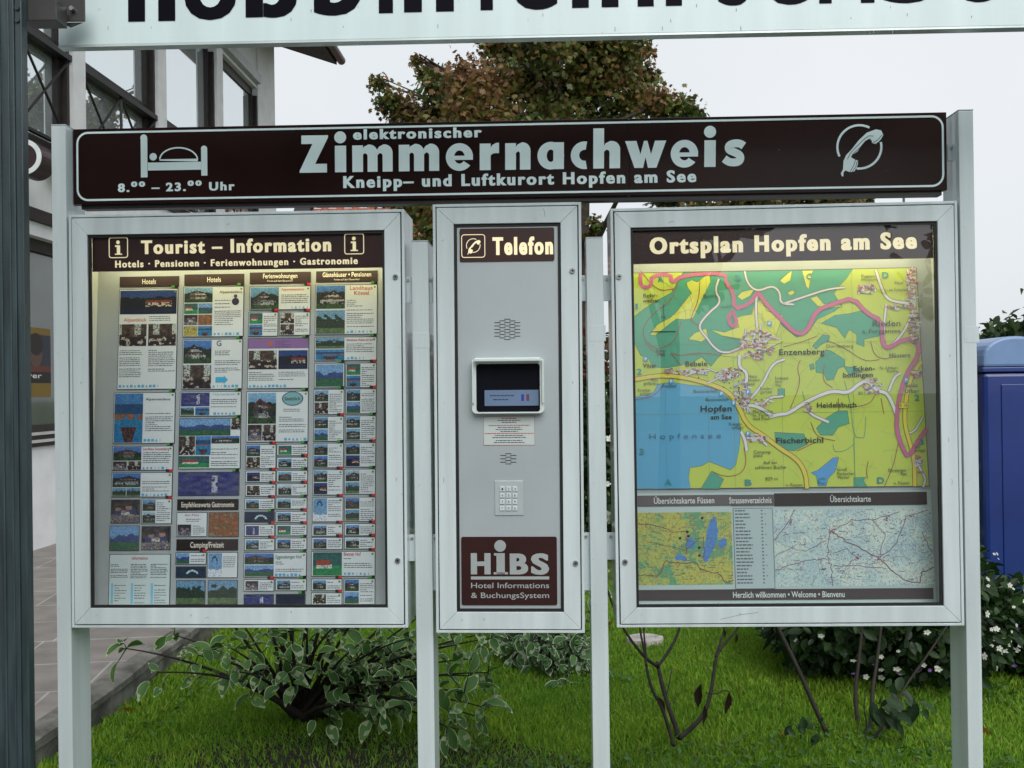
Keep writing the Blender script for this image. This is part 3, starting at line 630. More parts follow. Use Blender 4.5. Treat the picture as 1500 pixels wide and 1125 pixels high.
def town(cx, cy, rx, ry, n, cols=((160, 84, 84), (186, 128, 124), (140, 132, 142), (176, 174, 182), (120, 104, 116), (196, 200, 196))):
    for _ in range(int(n * 1.5)):
        a = rb.uniform(0, 6.28); rr = math.sqrt(rb.random()); x, y = cx + math.cos(a) * rx * rr, cy + math.sin(a) * ry * rr; t = rb.uniform(-.4, .4)
        wd, hd = rb.uniform(1.6, 6.0), rb.uniform(1.2, 3.0); P = []
        for dx, dy in ((-wd, -hd), (wd, -hd), (wd, hd), (-wd, hd)): P.append(BU(x + (dx * math.cos(t) - dy * math.sin(t)) / 1.6, y + (dx * math.sin(t) + dy * math.cos(t)) / 1.6))
        m.face([(p[0], -.0066 - rb.uniform(0, .0003), p[1]) for p in P[::-1]], C(*rb.choice(cols)))
for cx, cy, rx, ry, n in ((1113, 505, 26, 21, 9), (1066, 548, 22, 9, 5), (1090, 580, 10, 20, 4), (1112, 642, 11, 6, 3), (1337, 425, 7, 28, 7), (1340, 480, 6, 26, 5), (1012, 543, 24, 4, 4)):
    for q in range(n):
        x, y = cx + rb.uniform(-rx, rx) * .8, cy + rb.uniform(-ry, ry) * .8; t = rb.uniform(-.5, .5) + (1.5 if q % 2 else 0); l = rb.uniform(.5, .9) * (rx if q % 2 == 0 else ry)
        road([(x - l * math.cos(t), y - l * math.sin(t)), (x + rb.uniform(-2, 2), y + rb.uniform(-2, 2)), (x + l * math.cos(t), y + l * math.sin(t))], 1.5, 9, WR, WG, 1.0, 2)
for a in ((1113, 505, 26, 22, 75), (1068, 548, 20, 10, 36), (1090, 575, 12, 22, 34), (1012, 543, 26, 5, 20), (980, 543, 8, 4, 8), (1112, 642, 12, 7, 12), (1185, 597, 9, 7, 10), (1280, 566, 14, 12, 22), (1337, 425, 8, 30, 40), (1270, 425, 12, 7, 22), (1340, 480, 7, 28, 36), (1345, 548, 9, 8, 12), (1120, 588, 14, 6, 12), (1345, 680, 7, 14, 12), (1318, 450, 18, 4, 14)): town(*a)
for _ in range(44):
    x, y = rb.choice([(1005 + rb.uniform(0, 70), 548 + rb.uniform(-5, 6)), (1085 + rb.uniform(-6, 8), 540 + rb.uniform(0, 70)), (1110 + rb.uniform(-18, 18), 505 + rb.uniform(-15, 15)), (1060 + rb.uniform(0, 25), 545 + rb.uniform(-8, 25))])
    p = BU(x, y); m.disc(p[0], p[1], .0022, -.0072, C(26, 22, 24), 8)
TXT, TG = C(38, 44, 40), C(70, 84, 80)
def lab(t, x0, x1, yb, cap, col=TXT, bold=.018):
    a, b = BU(x0, yb), BU(x1, yb); m.text(t, a[0], b[0], a[1], cap * PXM, -.0078, col, bold)
for a in (('Rohr-', 944, 965, 434.5, 6), ('weiher', 943, 968, 442, 6), ('Enzensberg', 1144, 1210, 520, 8.6), ('Bebele', 1006, 1038, 536, 7.6), ('Vilser', 943, 963, 538, 6.6), ('Hopfen', 1028, 1074, 603, 9.2), ('am See', 1043, 1074, 614, 7), ('Fischerbichl', 1139, 1208, 649, 8.2), ('Heidelsbuch', 1199, 1256, 597, 7.6), ('Ecken-', 1252, 1283, 543.5, 7.4), ('bollingen', 1237, 1280, 553, 7.4)): lab(*a)
for a in (('Rieden', 1280, 1320, 479, 8.6), ('a. Forggensee', 1265, 1320, 489, 6.4), ('Häusern', 1304, 1334, 524, 6.2), ('Sankt', 1327, 1345, 567.5, 6), ('Urban', 1326, 1346, 575.5, 6)): lab(*a, TG, .008)
for t, x0, x1, yb in (('N', 971, 976, 466), ('Burg-', 963, 977, 515), ('platz', 964, 976, 520), ('Freibad', 972, 992, 567), ('Mini-', 955, 966, 558), ('golfplatz', 944, 966, 563), ('Bootsverleih', 1018, 1053, 575), ('Bootsverleih', 1036, 1070, 587), ('Kneipp-', 935, 955, 573), ('anlage', 938, 954, 578), ('Haus', 1099, 1111, 553), ('Hopfen-', 1099, 1116, 558.5), ('see', 1099, 1108, 564), ('Kinder-', 1116, 1134, 571), ('garten', 1116, 1133, 576), ('Pfarrkirche', 1105, 1134, 604.5), ('St. Peter', 1105, 1128, 610), ('und Paul', 1105, 1129, 615), ('Kneipp-', 1070, 1090, 623), ('anlage', 1074, 1091, 628), ('Camping-', 1106, 1132, 664), ('platz', 1106, 1119, 669), ('Auf der', 1120, 1141, 679.5), ('schönen Buche', 1108, 1153, 686.5), ('829 m', 1123, 1141, 703), ('831 m', 1259, 1277, 578), ('n. Füssen', 1153, 1177, 712), ('n. Füssen', 1310, 1332, 708.5),
                          ('St.-Urban-', 1290, 1317, 541.5), ('Kirche', 1301, 1316, 546), ('Puppen-', 1264, 1285, 408), ('museum', 1264, 1286, 413), ('Haus', 1312, 1324, 418), ('am Kalvarienb.', 1304, 1332, 428), ('Ferdinand-', 1138, 1158, 556), ('Herz-', 1138, 1148, 561), ('Weg', 1138, 1146, 566), ('Ehrwanger', 1302, 1328, 690), ('See', 1320, 1328, 695), ('Dürrenberg', 1213, 1252, 509.5), ('Groß', 1228, 1242, 689), ('Eschacher', 1228, 1253, 695), ('Weiher', 1228, 1246, 700.5), ('Golf-', 1340, 1348, 656), ('anlage', 1340, 1355, 661), ('Bann-', 1033, 1054, 435), ('wald', 1058, 1073, 451)): lab(t, x0, x1, yb, 4.6, C(66, 76, 66), .0)
lab('H o p f e n s e e', 952, 1058, 643, 7.6, C(60, 112, 146), 0.); lab('Badesee', 975, 1020, 693, .1, LAKE, 0)
for t, x0, x1, yb in (('A', 965, 974, 412), ('B', 1080, 1088, 411), ('C', 1184, 1192, 410), ('D', 1294, 1303, 409), ('A', 974, 985, 711), ('B', 1093, 1103, 711), ('C', 1200, 1211, 708), ('D', 1286, 1296, 707), ('1', 932, 936, 452), ('2', 934, 941, 548), ('3', 937, 944, 666), ('2', 1340, 1347, 587), ('3', 1346, 1353, 651)): lab(t, x0, x1, yb, 9, C(56, 140, 150), .028)
for x, y in ((947, 525), (1130, 474), (985, 558), (1059, 576), (1077, 590), (1098, 574), (1098, 635), (1328, 557)):
    p = BU(x, y); h_ = 3.4 * PXM; m.rect(p[0] - h_, p[1] - h_, p[0] + h_, p[1] + h_, -.0082, C(86, 150, 196)); m.text('P', p[0] - h_ * .45, p[0] + h_ * .45, p[1] - h_ * .65, h_ * 1.3, -.0085, C(225, 232, 235), .02)
a = BU(1317, 598); b = BU(1330.5, 589); m.rect(a[0], a[1], b[0], b[1], -.0082, C(150, 110, 50)); m.rect(a[0] + .0012, a[1] + .0012, b[0] - .0012, b[1] - .0012, -.0084, C(214, 200, 80)); m.text('B 16', a[0] + .003, b[0] - .003, a[1] + .005, .010, -.0087, TXT, 0)
m.stroke([BU(955, 485), BU(992, 484.6)], .0028, -.0082, C(30, 40, 36)); m.stroke([BU(973.5, 444), BU(974.5, 478)], .001, -.0082, C(60, 60, 60))
tm = bmesh_obj(m, 'town_map'); tm['label'] = 'large yellow and green town plan with a blue lake'
bar(RC, (934, 725.6, 1072, 741.5), 'Übersichtskarte Füssen', .0185, C(96, 88, 90), C(214, 220, 218), tx=0., squeeze=.74)
bar(RC, (1072.4, 724.4, 1136, 740.6), 'Strassenverzeichnis', .0185, C(92, 84, 86), C(214, 220, 218), squeeze=.62, tx=-.05)
bar(RC, (1136.4, 720.5, 1358, 739.2), 'Übersichtskarte', .0185, C(44, 34, 34), C(200, 206, 204), tx=.0, squeeze=.72)
bar(RC, (934.6, 862.5, 1367, 878.5), 'Herzlich willkommen • Welcome • Bienvenu', .0180, C(70, 62, 64), C(214, 220, 218), squeeze=.72, tx=.012)
u0, v0, u1, v1 = place(RC, (934, 720, 1368, 884)); W_, H_ = u1 - u0, v1 - v0
mm = MB(); mm.rect(-W_ / 2, -H_ / 2, W_ / 2, H_ / 2, -.0002, C(182, 200, 198)); on_board(RC, mm, 'white_sheet', PRINT, (u0 + u1) / 2, (v0 + v1) / 2)
# overview maps, as printed mosaics of terrain with rivers and roads
def overview(box, cols, lakes, roads, dots, cell, name, seed, rcol):
    u0, v0, u1, v1 = place(RC, box); W, Hh = u1 - u0, v1 - v0; mb = MB(); rg = random.Random(seed)
    nx, nz = int(W / cell), int(Hh / cell)
    for i in range(nx):
        for j in range(nz):
            x, z = (i + .5) / nx, (j + .5) / nz; p = Vector((x * W * 14 + seed, z * Hh * 14, 0))
            n = noise.noise(p) + .5 * noise.noise(p * 2.7) + .35 * noise.noise(p * 7.1); t = noise.noise(p * 5.3 + Vector((9, 3, 1)))
            c = cols[0] if n > .12 else cols[1] if n > -.22 else cols[2]
            if abs(t) < (.06 if lakes else .035): c = cols[3]
            for (lx, lz, a, b, ang) in lakes:
                dx, dz = (x - lx) * W, (z - lz) * Hh; ca, sa = math.cos(ang), math.sin(ang)
                if ((dx * ca + dz * sa) / a) ** 2 + ((-dx * sa + dz * ca) / b) ** 2 < 1 + .4 * t: c = (84, 132, 190)
            k = 1 + rg.uniform(-.07, .07)
            mb.rect(-W / 2 + W * i / nx, -Hh / 2 + Hh * j / nz, -W / 2 + W * (i + 1) / nx, -Hh / 2 + Hh * (j + 1) / nz, -.0010, C(*[min(250, q * k) for q in c]))
    for r_, wd in roads:
        P = []
        for (a, b), (c, d) in zip(r_, r_[1:]):
            for q in range(6):
                f = q / 6; P.append((a + (c - a) * f + rg.uniform(-.008, .008), b + (d - b) * f + rg.uniform(-.012, .012)))
        P.append(r_[-1]); mb.stroke([(-W / 2 + W * a, -Hh / 2 + Hh * b) for a, b in P], wd, -.0014, C(*rcol))
    if not lakes:
        for _ in range(34):
            x, z = rg.uniform(0, 1), rg.uniform(0, 1); a = rg.uniform(0, 6.28); P = []
            for q in range(rg.randint(8, 24)):
                if 0 <= x <= 1 and 0 <= z <= 1: P.append((-W / 2 + W * x, -Hh / 2 + Hh * z))
                a += rg.uniform(-.6, .6); x += math.cos(a) * .016; z += math.sin(a) * .03
            if len(P) > 2: mb.stroke(P, .0011, -.0012, C(*rg.choice([(150, 96, 110), (120, 120, 130), (110, 140, 160)])))
        for (tx, tz) in ((.36, .72), (.66, .36), (.72, .86), (.1, .84), (.52, .36)):
            for _ in range(7): mb.disc(-W / 2 + W * (tx + rg.gauss(0, .012)), -Hh / 2 + Hh * (tz + rg.gauss(0, .02)), .0026, -.0016, C(150, 96, 120), 7)
    for _ in range(46):
        x, z = rg.uniform(.03, .97), rg.uniform(.04, .96); mb.rect(-W / 2 + W * x, -Hh / 2 + Hh * z, min(W / 2, -W / 2 + W * x + rg.uniform(.006, .02)), -Hh / 2 + Hh * z + .002, -.0013, C(100, 100, 100))
    for a, b in dots: mb.disc(-W / 2 + W * a, -Hh / 2 + Hh * b, .0042, -.0018, C(24, 22, 26), 10)
    return on_board(RC, mb, name, PRINT, (u0 + u1) / 2, (v0 + v1) / 2)
overview((934, 751, 1074.5, 858), ((178, 180, 92), (160, 176, 100), (98, 158, 118), (150, 140, 90)), ((.79, .68, .017, .055, -.15), (.73, .45, .012, .03, -.2), (.56, .57, .014, .018, 0), (.9, .57, .012, .016, -.5), (.45, .37, .02, .009, -.2)),
         (([(0, .14), (.22, .13), (.28, .33), (.42, .3), (.62, .3), (.66, .2), (.84, .16), (.92, .03), (1, .06)], .0026), ([(0, .85), (.2, .82), (.36, .74), (.54, .72)], .0022), ([(.52, .76), (.51, .42)], .0022), ([(.1, .6), (.5, .48), (.7, .66), (.7, .3)], .0016)), ((.69, .92), (.53, .73), (.54, .67), (.45, .64), (.65, .51), (.65, .4)), .0034, 'overview_map', 3, (120, 74, 74))
overview((1136.5, 745, 1367, 857), ((196, 212, 202), (184, 206, 202), (172, 198, 200), (158, 152, 162)), (),
         (([(0, .6), (.1, .86), (.14, 1)], .0022), ([(.36, .72), (.46, .58), (.6, .42), (.66, .36), (.72, .22), (.8, .08), (.9, .03), (.92, .16), (1, .24)], .003), ([(.36, .72), (.33, .4), (.36, .22), (.36, 0)], .0022), ([(.33, .36), (.2, .34), (.1, .28), (0, .2)], .0022), ([(.36, .26), (.5, .26), (.7, .22)], .002), ([(.66, .36), (.78, .56), (.84, .9), (.98, .98)], .0022), ([(.36, .72), (.5, .86), (.62, .86), (.8, .96)], .0022), ([(.94, .7), (.97, .5), (1, .44)], .002), ([(.66, .36), (.7, .66), (.62, .86)], .0018), ([(.36, .42), (.46, .48), (.52, .36), (.44, .26)], .0018), ([(0, .4), (.1, .5), (.2, .46), (.33, .6)], .0016)), (), .0030, 'overview_map', 8, (128, 84, 104))
u0, v0, u1, v1 = place(RC, (1077, 744, 1135.5, 863)); W, Hh = u1 - u0, v1 - v0; mm = MB()
mm.box(-W / 2, W / 2, -.0016, -.0004, -Hh / 2, Hh / 2, C(70, 72, 76)); mm.rect(-W / 2 + .0015, -Hh / 2 + .0015, W / 2 - .0015, Hh / 2 - .0015, -.0019, C(176, 194, 196))
for k in range(22):
    z = Hh / 2 - .010 - k * (Hh - .016) / 22; x = -W / 2 + .006; e = x + RNG.uniform(.025, .055)
    while x < e: wd = RNG.uniform(.006, .014); mm.rect(x, z, min(e, x + wd), z + .0042, -.0022, C(96, 100, 106)); x += wd + .0018
    mm.rect(W * .2, z, W * .2 + .006, z + .0042, -.0022, C(110, 114, 120))
    if k % 3 == 1: mm.rect(W * .3, z, W * .3 + .003, z + .0042, -.0022, C(110, 114, 120))
on_board(RC, mm, 'street_list', PRINT, (u0 + u1) / 2, (v0 + v1) / 2)

# ==================================================================  MIDDLE : telephone cabinet
PC = cabinet('telephone_cabinet', ((632, 299), (850, 296.4), (858, 927), (640.6, 927.6)), ((663, 328.4), (819.4, 326.4), (828, 896), (671, 897)), .185, ((837.6, 397.6), (844, 824.6)))
tag(PC.root, 'narrow grey cabinet marked Telefon with small screen and keypad', 'telephone cabinet', None)
scuffs(PC, PC.door, ((794, 306, 797, 318), (709, 906, 711, 909), (650, 700, 650.4, 708), (838, 560, 838.6, 563)))
x0, z0, x1, z1 = PC.op; e = .009
m = MB(); frame_bars(m, (x0 + .0002, z0 + .0002, x1 - .0002, z1 - .0002), (x0 + e, z0 + e, x1 - e, z1 - e), .003, .014); m.build('gasket', BLACK, PC.root)
m = MB(); m.box(x0 + e + .0003, x1 - e - .0003, .006, .012, z0 + e + .0003, z1 - e - .0003); FP = m.build('front_panel', PAINT2, PC.root)
yp = .006
def slots(cx, cy, rows, name):
    m = MB()
    for k, n in enumerate(rows):
        y = cy + (k - (len(rows) - 1) / 2) * 2.5
        for q in range(n):
            X_ = cx + (q - (n - 1) / 2) * 14.6; a, b = PC.L(X_ - 4.6, y), PC.L(X_ + 4.6, y)
            m.prism(rrect(a[0], a[1] - .0011, b[0], a[1] + .0011, .001, 3), yp - .0006, yp - .0001)
    m.build(name, BLACK, FP)
slots(742.6, 483, (1, 2, 3, 2, 3, 2, 3, 2, 3, 2, 3, 2, 1), 'loudspeaker_slots'); slots(745, 673, (1, 2, 1, 2, 1, 2, 1), 'microphone_slots')
# backlit plate
a = PC.box_px((672, 334, 811, 383)); m = MB(); m.prism(rrect(*a, .006), yp - .003, yp - .0002); TP = m.build('telephone_plate', BROWN2, PC.root)
m = MB(); PC.txt(m, 'Telefon', (720.4, 373.6), (809.4, 373), 26.2, yp - .0035, (1, 1, 1), .03, .0016)
b = PC.box_px((675, 343.6, 709, 377)); m.stroke(rrect(*b, .008), .0022, yp - .0035, (1, 1, 1), True)
HAND = [(505, 965), (499, 950), (511, 928), (514, 882), (529, 850), (558, 820), (598, 770), (640, 731), (690, 713), (718, 720), (729, 745), (716, 768), (692, 794), (668, 788), (667, 772), (650, 764), (620, 790), (590, 832), (562, 850), (554, 862), (573, 874), (592, 882), (590, 906), (572, 940), (548, 944), (524, 934), (513, 945), (512, 966)]
def handset(mb, fx, fz, sc, y, col, hole):
    P = [(fx + (p[0] - 600) * sc, fz - (p[1] - 815) * sc) for p in HAND]; mb.flat(P, y, col)
    for a0, a1 in ((62, -28), ):
        pass
    for s0, s1 in ((62, 205), (262, 372)):
        A = [R(s0 + (s1 - s0) * k / 24) for k in range(25)]; mb.stroke([(fx + 118 * sc * math.cos(t), fz + 8 * sc + 118 * sc * math.sin(t)) for t in A], 12 * sc, y + .0003, col)
    if hole:
        for (hx, hy) in ((668, 765), (536, 915)): mb.disc(fx + (hx - 600) * sc, fz - (hy - 815) * sc, 9 * sc, y - .0004, (.02, .01, .01), 10)
handset(m, (b[0] + b[2]) / 2, (b[1] + b[3]) / 2, .00020 * .88, yp - .0036, (1, 1, 1), False)
m.build('lettering', GLOW, TP)
# screen hood
a = PC.box_px((692, 525, 797, 606)); s = PC.box_px((698, 533.6, 791, 604))
m = MB(); o = rrect(*a, .014, 8); i = rrect(s[0], s[1], s[2], s[3], .009, 8)
def ring(mb, o, i, y0, y1):
    n = len(o)
    for k in range(n):
        l = (k + 1) % n
        mb.face([(o[k][0], y0, o[k][1]), (i[k][0], y0, i[k][1]), (i[l][0], y0, i[l][1]), (o[l][0], y0, o[l][1])]); mb.face([(o[k][0], y0, o[k][1]), (o[l][0], y0, o[l][1]), (o[l][0], y1, o[l][1]), (o[k][0], y1, o[k][1])])
        mb.face([(i[k][0], y0, i[k][1]), (i[k][0], y1, i[k][1]), (i[l][0], y1, i[l][1]), (i[l][0], y0, i[l][1])])
ring(m, o, i, -.022, yp)
SH = m.build('screen_hood', mat('cream_white_plastic', (.62, .70, .68), .35, var=.04), PC.root)
m = MB()
for k in range(1): m.box(a[0] + .010, a[2] - .010, -.050, -.0225, a[3] - .012, a[3] - .0005)
for xx in (a[0] + .001, a[2] - .007): m.prism([(0, 0)] and [(xx, a[1] + .03), (xx + .006, a[1] + .03), (xx + .006, a[3] - .006), (xx, a[3] - .006)], -.034, -.0225)
m.build('sun_visor', SH.data.materials[0], SH, bevel=.004)
m = MB(); m.prism(rrect(s[0] - .001, s[1] - .001, s[2] + .001, s[3] + .001, .009, 6), -.004, .004); SC = m.build('screen', mat('dark_screen_glass', (.008, .009, .014), .08, var=.1, spec=.6), SH)
c = PC.box_px((710, 572, 789, 595)); m = MB(); m.rect(*c, -.0044, (1, 1, 1)); m.build('lit_display', mat('blue_display', (.10, .15, .24), .3, var=.1, emit=(.35, .52, .80), estr=.07), SC)
m = MB()
for (fx0, fx1, zf) in ((.10, .56, .62), (.16, .40, .36)):
    x = c[0] + (c[2] - c[0]) * fx0
    while x < c[0] + (c[2] - c[0]) * fx1: wd = RNG.uniform(.004, .012); m.rect(x, c[1] + (c[3] - c[1]) * zf, x + wd, c[1] + (c[3] - c[1]) * zf + .003, -.0048, C(40, 50, 90)); x += wd + .002
for fx, cc in ((.68, C(50, 56, 150)), (.775, C(110, 60, 56))): m.rect(c[0] + (c[2] - c[0]) * fx, c[1] + (c[3] - c[1]) * .3, c[0] + (c[2] - c[0]) * (fx + .05), c[1] + (c[3] - c[1]) * .72, -.0048, cc)
m.build('display_writing', PRINT, SC)
# notice
a = PC.box_px((708.4, 610.4, 783.4, 653)); m = MB(); m.rect(*a, yp - .0004, C(188, 198, 196)); m.stroke([(a[0], a[1]), (a[2], a[1]), (a[2], a[3]), (a[0], a[3])], .0014, yp - .0007, C(150, 110, 110), True)
zz = a[3] - .008
for k, (f, cc) in enumerate(((.3, RED), (.44, DK), (.28, DK), (0, 0), (.8, C(150, 80, 80)), (.44, DK), (.52, DK), (.34, DK), (.96, RED), (.56, DK), (.66, DK), (0, 0), (.52, DK), (.6, DK))):
    if f:
        xc = (a[0] + a[2]) / 2; x = xc - f * (a[2] - a[0]) / 2; e_ = xc + f * (a[2] - a[0]) / 2
        while x < e_: wd = RNG.uniform(.003, .011); m.rect(x, zz, min(e_, x + wd), zz + .0023, yp - .0008, cc); x += wd + .0015
    zz -= .0061 if f else .003
m.build('notice', PRINT, FP)
# keypad
a = PC.box_px((725.6, 705, 767, 755.6)); m = MB(); m.box(a[0], a[2], yp - .0035, yp - .0002, a[1], a[3]); KP = m.build('keypad', mat('keypad_plate', (.46, .52, .53), .35, metal=.2, var=.04), PC.root, bevel=.001)
KEYM = mat('pale_key', (.55, .62, .63), .35, var=.04)
for k, t in enumerate('123456789*0#'):
    xx, yy = (736.6, 745.8, 755)[k % 3], (717, 726.2, 735.6, 745)[k // 3]
    b = PC.box_px((xx - 3.5, yy - 3.6, xx + 3.5, yy + 3.6)); mk = MB(); mk.box(b[0], b[2], yp - .0075, yp - .0036, b[1], b[3]); kk = mk.build('key', KEYM, KP, bevel=.001)
    mk = MB(); w_ = b[2] - b[0]; mk.text(t, b[0] + w_ * .34, b[2] - w_ * .34, b[1] + w_ * .25, w_ * .5, yp - .0078, C(40, 44, 50), 0.); kk2 = mk.build('digit', PRINT, kk) if False else mk.build('digit', PRINT, KP)
# logo plate
a = PC.box_px((677, 787, 817, 887)); m = MB(); m.prism(rrect(*a, .006), yp - .003, yp - .0002); LP = m.build('logo_plate', mat('maroon_plate', (.032, .010, .009), .3, var=.15), PC.root)
LW = (1, 1, 1); m = MB(); yl = yp - .0034
PC.txt(m, 'H', (691, 842), (720, 842), 31, yl, LW, .035, .0022)
PC.txt(m, 'B', (748, 842), (775, 842), 30.6, yl, LW, .035, .0022); PC.txt(m, 'S', (779, 842), (805.6, 842), 30.6, yl, LW, .035, .0022)
for b in ((728.4, 811, 740.6, 842), (724.4, 838.8, 745.2, 842), (724.6, 811, 728.4, 814.6)): m.rect(*PC.box_px(b), yl, LW)
d_ = PC.L(733.6, 800.4); m.disc(d_[0], d_[1], 8.6 * .00207, yl, LW, 28); m.rect(*PC.box_px((691, 845, 805.6, 849.4)), yl, LW)
PC.txt(m, 'Hotel Informations', (691.4, 862), (805.6, 862), 7.8, yl, LW, .004); PC.txt(m, '& BuchungsSystem', (691.4, 876.4), (805.6, 876.4), 7.8, yl, LW, .004)
m.build('lettering', mat('grey_plate_lettering', (.34, .38, .38), .4, var=.06), LP)

# ==================================================================  HEADER SIGN
HS = Panel('header_sign', (108, 189), (1385.3, 164.5), (1388.8, 278), (106.5, 300), .055)
tag(HS.root, 'long dark brown sign reading Zimmernachweis between the two tall posts', 'sign', None)
xs = HS.L(925, 230)[0]; hw = HS.w / 2
m = MB(); m.box(-hw, xs - .0006, 0, .028, 0, HS.h); m.box(xs + .0006, hw, .0008, .028, 0, HS.h); SB = m.build('sign_panel', BROWN, HS.root, bevel=.001)
m = MB(); m.box(-hw + .02, hw - .012, .012, .05, -.013, -.0006); m.build('lower_rail', mat('dark_rail', (.012, .008, .008), .4), HS.root)
m = MB(); yh = -.0012; W1 = (1, 1, 1)
m.stroke(rrect(-hw + .014, .013, hw - .012, HS.h - .0125, .034, 8), .0062, yh, W1, True); m.build('border_line', SIGNW, SB); m = MB()
TB = lambda x: 253.2 - (x - 442) * 9.5 / 652
def tp(x0, u, v): X_ = x0 + u / 3.75; return HS.L(X_, TB(X_) - v / 3.75)
_lay = [0]
def tflat(x0, P): _lay[0] += 1; m.flat([tp(x0, *p) for p in P], yh - .00012 * (_lay[0] % 6), W1)
def sector(cx, cy, ro, ri, a0, a1, n=40):
    A = [R(a0 + (a1 - a0) * k / n) for k in range(n + 1)]
    return [(cx + ro[0] * math.cos(a), cy + ro[1] * math.sin(a)) for a in A] + [(cx + ri[0] * math.cos(a), cy + ri[1] * math.sin(a)) for a in reversed(A)]
def arch(w, st, x=0):           # right-hand arch and stem of n, m, h
    o = [(x + st - 8, 112), (x + st + 10, 138), (x + st + 34, 150), (x + w - 46, 150)] + [(x + w - 46 + 46 * math.sin(t_), 104 + 46 * math.cos(t_)) for t_ in [math.pi / 2 * k / 8 for k in range(9)]]
    return o + [(x + w, 0), (x + w - st, 0), (x + w - st, 86)] + [(x + w - st - 14 + 14 * math.cos(t_), 86 + 16 * math.sin(t_)) for t_ in [math.pi / 2 * k / 5 for k in range(1, 6)]] + [(x + st + 12, 102), (x + st, 90), (x + st - 8, 90)]
def rct(x0, a, b, c_, d): tflat(x0, [(a, b), (c_, b), (c_, d), (a, d)])
def g_i(x0): rct(x0, 0, 0, 62, 146); tflat(x0, [(30 + 33 * math.cos(t_), 192 + 33 * math.sin(t_)) for t_ in [2 * math.pi * k / 28 for k in range(28)]])
def g_n(x0, w=141, asc=146): rct(x0, 0, 0, 59, asc); tflat(x0, arch(w, 58))
def g_m(x0): rct(x0, 0, 0, 59, 146); tflat(x0, arch(139, 55)); tflat(x0, arch(139, 55, 83))
def g_e(x0): tflat(x0, sector(74, 74, (75, 76), (29, 36), 4, 322)); rct(x0, 40, 58, 148, 81)
def g_a(x0): tflat(x0, sector(72, 74, (73, 76), (22, 34), 0, 360)); rct(x0, 86, 0, 144, 147)
def g_c(x0): tflat(x0, sector(76, 74, (76, 76), (30, 30), 80, 280))
def g_r(x0): rct(x0, 0, 0, 60, 146); tflat(x0, [(52, 112), (70, 138), (90, 149), (106, 150), (106, 92), (86, 93), (70, 90), (58, 78), (52, 78)])
def g_w(x0): tflat(x0, [(0, 148), (62, 148), (84, 74), (103, 148), (122, 148), (142, 74), (163, 148), (225, 148), (172, 0), (126, 0), (112, 58), (99, 0), (52, 0)])
def g_s(x0):
    P = sm([(112, 112), (92, 126), (58, 128), (30, 116), (30, 92), (58, 80), (88, 66), (96, 46), (86, 26), (58, 22), (30, 26), (6, 44)], 2); m.stroke([tp(x0, *p) for p in P], 43 / 3.75 * .0021, yh, W1)
tflat(442, [(11, 205), (158, 205), (158, 192), (86, 48), (151, 48), (151, 0), (0, 0), (0, 10), (72, 158), (11, 158)])
g_i(494.1); g_m(519.7); g_m(588); g_e(657.3); g_r(706.7); g_n(744, 139); g_a(791.5); g_c(840); g_n(872.8, 147, 220); g_w(919.2); g_e(986.1); g_i(1034.8); g_s(1062.2)
HS.txt(m, 'elektronischer', (521, 204.2), (710, 201.6), 15.2, yh - .0004, W1, .030, .0013)
HS.txt(m, 'Kneipp– und Luftkurort Hopfen am See', (506, 275), (1023.5, 267.3), 17.6, yh, W1, .028, .0013)
HS.txt(m, '8.⁰⁰ – 23.⁰⁰ Uhr', (173, 282.5), (346, 278), 12.6, yh, W1, .03, .0009)
m.build('lettering', SIGNW, SB); m = MB()
z2 = lambda x, y: HS.L(x / 3.75, y / 3.75)
def hbox(a, r=0.):
    p = z2(a[0], a[3]); q_ = z2(a[2], a[1]); m.flat(rrect(p[0], p[1], q_[0], q_[1], max(r, .0005), 6), yh, W1)
hbox((778, 752, 817, 975)); hbox((1113, 812, 1148, 965)); hbox((817.2, 888, 1112.8, 937))
for X_, Y_, r_ in ((797.5, 757, 19.5), (1130.5, 817, 17.5)): p = z2(X_, Y_); m.disc(p[0], p[1], r_ / 3.75 * .0021, yh - .0003, W1)
p = z2(848, 861); m.disc(p[0], p[1], 21 / 3.75 * .0021, yh, W1)
arc = [z2(989 - 105 * math.cos(t), 879 - 68 * math.sin(t)) for t in [math.pi * k / 24 for k in range(25)]]
m.stroke(arc, .0045, yh, W1, True); m.build('bed_symbol', SIGNW, SB); m = MB()
c_ = HS.L(1100 + 600 / 3.75, 815 / 3.75); handset(m, c_[0], c_[1], .0021 / 3.75, yh, W1, True)
m.build('telephone_symbol', SIGNW, SB)
m = MB(); q2 = lambda p: (c_[0] + (p[0] - 600) * .0021 / 3.75, c_[1] - (p[1] - 815) * .0021 / 3.75)
for P_ in ([(535, 872), (552, 840), (590, 800), (628, 764), (652, 748), (676, 750)], [(560, 850), (600, 815), (634, 775), (662, 764)], [(668, 790), (700, 770), (724, 742)], [(676, 800), (706, 782), (724, 760)], [(548, 944), (570, 905), (578, 876)], [(560, 944), (580, 912), (588, 884)]): m.stroke([q2(p) for p in P_], .0016, yh - .0007, (1, 1, 1))
m.build('icon_lines', BROWN, SB)
m = MB()
for X_, Y_, r_ in ((1143.5, 219.5, .006), (1300, 250, .003), (640, 240, .002)): p = HS.L(X_, Y_); m.disc(p[0], p[1], r_ * .5, -.0004, W1, 12)
m.build('dent', mat('rust_dent', (.05, .03, .025), .7), SB)

